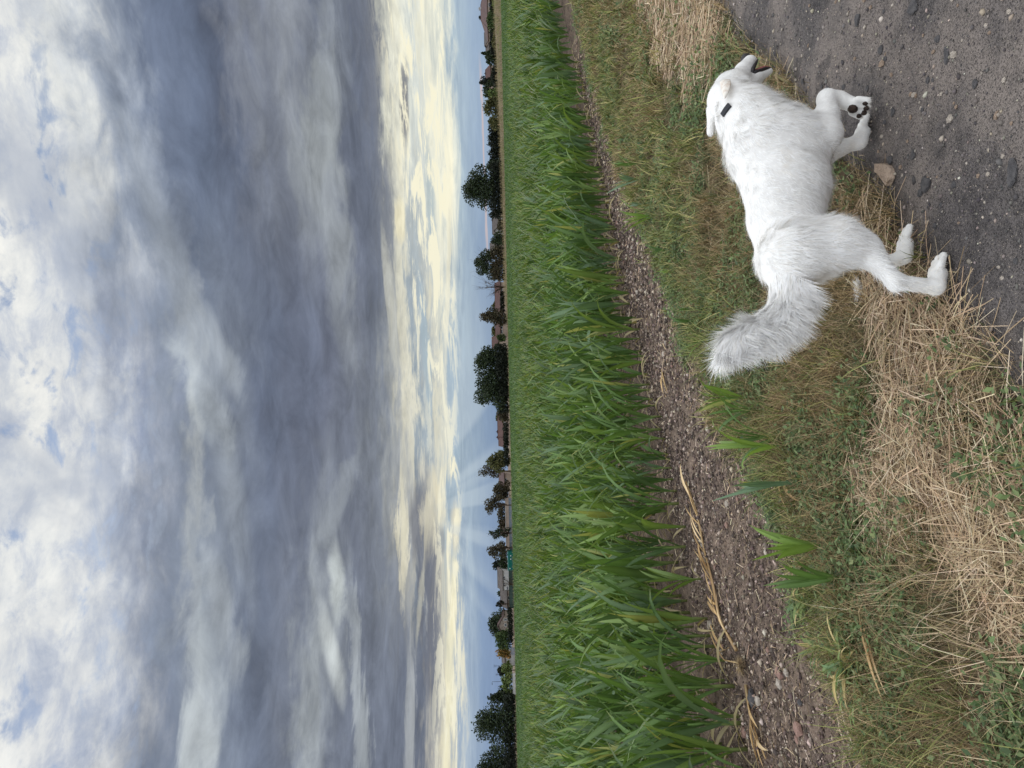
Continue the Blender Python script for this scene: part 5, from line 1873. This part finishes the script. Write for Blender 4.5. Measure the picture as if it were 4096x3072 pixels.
def fur(name, sel, n, Lr, w, lift, flow_f, S_=4, droop=.25, clump=0.0, width_t=.9, skyward=.15, mess=.24):
    ids = np.where(sel)[0]
    k = rng.choice(ids, n)
    P0 = BV[k] + rng.normal(0, VOX * .45, (n, 3)) - BN[k] * .003
    nn = BN[k]
    fl = flow_f(P0, nn)
    fl = fl - nn * (fl * nn).sum(1)[:, None]
    fl /= np.linalg.norm(fl, axis=1)[:, None] + 1e-6
    if clump:
        seedn = np.floor(P0 / clump).astype(int)
        hsh = (seedn @ np.array([73856093, 19349663, 83492791])) % 4096
        tab = np.random.default_rng(3).normal(0, mess, (4096, 3))
        fl = fl + tab[hsh]
    fl = fl + rng.normal(0, .10, (n, 3))
    d0 = fl + nn * lift * rng.uniform(.6, 1.4, (n, 1))
    d0 /= np.linalg.norm(d0, axis=1)[:, None]
    L = rng.uniform(Lr[0], Lr[1], n)
    pts = [P0]
    d = d0
    for s in range(S_ - 1):
        d = d + np.array([0, 0, -droop]) / (S_ - 1)
        d = d / np.linalg.norm(d, axis=1)[:, None]
        pts.append(pts[-1] + d * (L / (S_ - 1))[:, None])
    P = np.stack(pts, 1)
    sn = nn * (1 - skyward) + np.array([0, -.25, 1.0]) * skyward
    sn /= np.linalg.norm(sn, axis=1)[:, None]
    side = np.cross(d0, sn)
    side /= np.linalg.norm(side, axis=1)[:, None] + 1e-6
    t = np.linspace(0, 1, S_)
    W = (w * .8 * rng.uniform(.7, 1.3, n))[:, None] * (1 - width_t * t[None, :])
    colr = pick([((249, 248, 246), 3), ((243, 239, 232), 1.2), ((252, 252, 251), 2)], n, .025)
    tone = np.random.default_rng(5).uniform(.96, 1.01, 4096)
    cl_ = clump or .03
    colr = colr * tone[(np.floor(P0 / (cl_ * .8)).astype(int) @ np.array([73856093, 19349663, 83492791])) % 4096][:, None]
    leg = np.clip((.20 - P0[:, 2:3]) / .12, 0, 1) * (P0[:, 0:1] > -.5)
    colr = colr * (1 - leg * np.array([[.02, .05, .11]]))
    colr = np.clip(colr[:, None, :] * np.linspace(.97, 1.02, S_)[None, :, None], 0, .97)
    V, Fq, C = strips(P, W, side, colr)
    me = mesh_from(name, V, [Fq])
    set_col(me, C)
    smooth(me)
    me.normals_split_custom_set_from_vertices((np.repeat(sn, S_ * 2, 0)).astype(np.float32).tolist())
    o = obj(name, me, FUR, dog)
    tag(o, kind='stuff')
    return o


back = lambda P, nn: np.stack([-np.ones(len(P)), np.zeros(len(P)), np.full(len(P), -.55)], 1)
down = lambda P, nn: np.stack([np.full(len(P), -.25), np.zeros(len(P)), -np.ones(len(P))], 1)
headf = lambda P, nn: np.stack([-np.ones(len(P)), np.sign(P[:, 1] - .03) * .2, np.full(len(P), .1)], 1)


TC = np.array([(-.300, 0, .515), (-.420, .010, .518), (-.512, .015, .568), (-.556, .02, .626), (-.572, .022, .680), (-.604, .022, .738), (-.640, .022, .782)])


def tailf(P, nn):
    d = np.linalg.norm(P[:, None, :] - TC[None], axis=2)
    k = np.clip(d.argmin(1), 0, len(TC) - 2)
    v = TC[k + 1] - TC[k]
    v = v / np.linalg.norm(v, axis=1)[:, None]
    return v + np.array([-.1, 0, -.15])


fringef = lambda P, nn: tailf(P, nn) * .8 + np.array([-.05, 0, -.7])

bx_, bz_ = BV[:, 0], BV[:, 2]
near_ear = np.min(np.linalg.norm(BV[:, None] - np.array([(.60, -.06, .59), (.55, -.08, .60), (.50, -.09, .60), (.47, -.08, .61)])[None], axis=2), 1) < .05
fur('coat_fur', (REG == 0) & (bx_ > -.30), 16000, (.020, .040), .0011, .22, back, clump=.035)
fur('ruff_fur', ((REG == 1) & ~near_ear) | ((REG == 0) & (bx_ > .2) & (bz_ > .5)), 11000, (.030, .060), .0012, .30, back, clump=.03, droop=.35)
fur('head_fur', (REG == 2) & (bx_ < .74) & ~near_ear, 5000, (.010, .020), .0008, .24, headf)
fur('leg_fur', (REG == 3) & (bz_ < .30) & (bz_ > .055) & ~((bx_ > .40) & (bz_ < .16) & (BV[:, 1] < 0)), 7500, (.009, .020), .0008, .26, down)
fur('rump_fur', ((REG == 3) & (bz_ >= .30) & (bx_ < .1)) | ((REG == 0) & (bx_ < -.2)), 12000, (.022, .050), .0011, .28, down, clump=.03)
fur('shoulder_fur', (REG == 3) & (bz_ >= .30) & (bx_ > .1), 4500, (.018, .036), .0010, .26, down, clump=.03)
fur('tail_fur', (REG == 4) & (bx_ < -.36), 15000, (.045, .080), .0012, .30, tailf, S_=5, droop=.3, clump=.022, skyward=.5, mess=.14)
fur('tail_tip', (REG == 4) & (bz_ > .70), 1800, (.06, .115), .0012, .12, lambda P, nn: tailf(P, nn) + np.array([-.35, 0, .05]), S_=5, droop=.35, clump=.02, skyward=.4, mess=.14)
fur('tail_fringe', (REG == 4) & (bx_ < -.36) & (BN[:, 2] < .15), 3200, (.05, .095), .0012, .34, fringef, S_=6, droop=.7, clump=.02, skyward=.75, mess=.2)

fur('feather_fur', (REG == 3) & (BN[:, 0] < -.25) & (bz_ < .42) & (bz_ > .10) & (bx_ < .2), 2200, (.02, .05), .001, .35, lambda P, nn: np.stack([-np.ones(len(P)) * .7, np.zeros(len(P)), -np.ones(len(P))], 1), clump=.018)

fur('paw_fur', (REG == 3) & (bz_ < .09), 4500, (.006, .012), .0007, .30, down)

# black nose, dark lips, tongue, eyes, collar, pads
DARK = mat_noise('dark_skin', lin(24, 22, 24), lin(44, 38, 38), 60, .45, .5)
TONGUE = mat_noise('tongue_pink', lin(150, 84, 84), lin(176, 104, 100), 40, .5, .4)
PAD = mat_noise('pad_leather', lin(38, 30, 26), lin(66, 52, 44), 90, .75, .3, .002)
BLACK = mat_noise('black_webbing', lin(22, 23, 27), lin(40, 42, 48), 200, .6, .4, .001)


def blobmesh(name, pts, mat, parent, n=8):
    """rounded lump from a chain of (point, radius)"""
    mb = MB()
    P = [p for p, r in pts]
    R = [r for p, r in pts]
    mb.tube(P, R, n)
    return mb.build(name, mat, parent, sm=True)


blobmesh('nose', [((.858, .03, .432), .008), ((.868, .03, .432), .020), ((.881, .03, .424), .023), ((.891, .03, .414), .016), ((.895, .03, .410), .005)], DARK, dog)
for sgn in (-1, 1):
    blobmesh('eye', [((.725, .03 + sgn * .043, .525), .003), ((.733, .03 + sgn * .046, .522), .011), ((.740, .03 + sgn * .047, .518), .010), ((.744, .03 + sgn * .047, .516), .003)], DARK, dog)
    blobmesh('lip', [((.742, .03 + sgn * .031, .432), .008), ((.765, .03 + sgn * .033, .425), .009), ((.80, .03 + sgn * .030, .408), .007), ((.835, .03 + sgn * .024, .390), .004)], DARK, dog)
    blobmesh('lip', [((.742, .03 + sgn * .027, .428), .009), ((.762, .03 + sgn * .022, .398), .009), ((.785, .03 + sgn * .017, .362), .008), ((.797, .03 + sgn * .010, .338), .004)], DARK, dog)
mb = MB()
mb.tube([(.765, .03, .415), (.785, .03, .392), (.802, .03, .360), (.812, .03, .335)], [.012, .017, .015, .006], 10)
mb.build('tongue', TONGUE, dog, sm=True)
for sgn in (-1, 1):
    blobmesh('tooth', [((.786, .03 + sgn * .012, .352), .004), ((.797, .03 + sgn * .012, .357), .003), ((.806, .03 + sgn * .012, .361), .0008)], COAT, dog, 6)

# collar round the ruff, half sunk in the fur, with its black buckle at the nape
cp, cdir = np.array([.462, .002, .498]), np.array([.93, .12, .26])
cdir = cdir / np.linalg.norm(cdir)
e1 = np.cross(cdir, (0, 0, 1.0)); e1 /= np.linalg.norm(e1)
e2 = np.cross(e1, cdir)
mb = MB()
ring = []
for k in range(40):
    a = 2 * math.pi * k / 40
    ring.append(tuple(cp + e1 * math.cos(a) * .118 + e2 * math.sin(a) * .122))
prof = [(-.011, -.003), (.011, -.003), (.011, .003), (-.011, .003)]
for k in range(40):
    a = 2 * math.pi * k / 40
    rad = e1 * math.cos(a) + e2 * math.sin(a)
    for u, v in prof:
        mb.v.append(tuple(np.array(ring[k]) + cdir * u + rad * v))
for k in range(40):
    for j in range(4):
        mb.f.append((k * 4 + j, k * 4 + (j + 1) % 4, ((k + 1) % 40) * 4 + (j + 1) % 4, ((k + 1) % 40) * 4 + j))
mb.build('collar', BLACK, dog)
_q = np.array([.425, -.050, .582]) - cp
ab = math.atan2(_q @ e2, _q @ e1)
mb = MB()
for k in range(9):
    a = ab + math.radians((k - 4) * 2.6)
    rad = e1 * math.cos(a) + e2 * math.sin(a)
    pc = cp + rad * .131
    for u, v in ((-.013, -.002), (.013, -.002), (.011, .006), (-.011, .006)):
        mb.v.append(tuple(pc + cdir * u + rad * v))
for k in range(8):
    for j in range(4):
        mb.f.append((k * 4 + j, k * 4 + (j + 1) % 4, (k + 1) * 4 + (j + 1) % 4, (k + 1) * 4 + j))
mb.f += [(3, 2, 1, 0), (32, 33, 34, 35)]
mb.build('buckle', BLACK, dog)
# pads under the lifted paw, turned back
pf, pb = np.array([-.45, 0, -.89]), np.array([-.89, 0, .45])
pc = np.array([.428, -.08, .112])
for k, (u, v, r) in enumerate(((-.004, 0, .020), (.030, -.030, .011), (.042, -.011, .012), (.042, .011, .012), (.030, .030, .011))):
    q = pc + pf * u + np.array([0, 1, 0]) * v + pb * (.026 if k == 0 else .014)
    blobmesh('paw_pad', [(tuple(q - pb * .008), r * .7), (tuple(q), r), (tuple(q + pb * .007), r * .55)], PAD, dog, 10)

# the near ear: a folded flap laid back on the neck, its rim turned up
EB, EL, ET, EM = (np.array(v) for v in ((.612, -.050, .604), (.598, -.064, .566), (.462, -.086, .618), (.515, -.094, .588)))
nu, nv = 9, 7
V, Fq = [], []
for i in range(nu):
    u = i / (nu - 1)
    a_ = EB * (1 - u) + ET * u
    b_ = (EL * (1 - u) + ET * u) + (EM - (EL + ET) / 2) * 4 * u * (1 - u)
    for j in range(nv):
        v = j / (nv - 1)
        p_ = a_ * (1 - v) + b_ * v
        out = math.sin(math.pi * v) * .016 * (1 - u * .6) + .008 + (.010 * max(0, v - .7) / .3) * (1 - u)
        V.append(p_ + np.array([-.25, -.9, .3]) * out)
for i in range(nu - 1):
    for j in range(nv - 1):
        Fq.append((i * nv + j, i * nv + j + 1, (i + 1) * nv + j + 1, (i + 1) * nv + j))
me = mesh_from('ear', np.array(V), [np.array(Fq)])
smooth(me)
m, N = new_mat('ear_coat')
co = N.n('ShaderNodeTexCoord').outputs['Object']
n1 = N.noise(co, 45, 5, .65)
c = N.mix(N.step(n1, .45, .75), lin(226, 220, 210), lin(196, 174, 154))
o = obj('ear', me, finish(m, N, principled(N, c, .85, .15, bump(N, n1, .006, .5)).outputs[0]), dog)
md = o.modifiers.new('thick', 'SOLIDIFY'); md.thickness = .009; md.offset = 0
md = o.modifiers.new('round', 'SUBSURF'); md.levels = 1; md.render_levels = 1
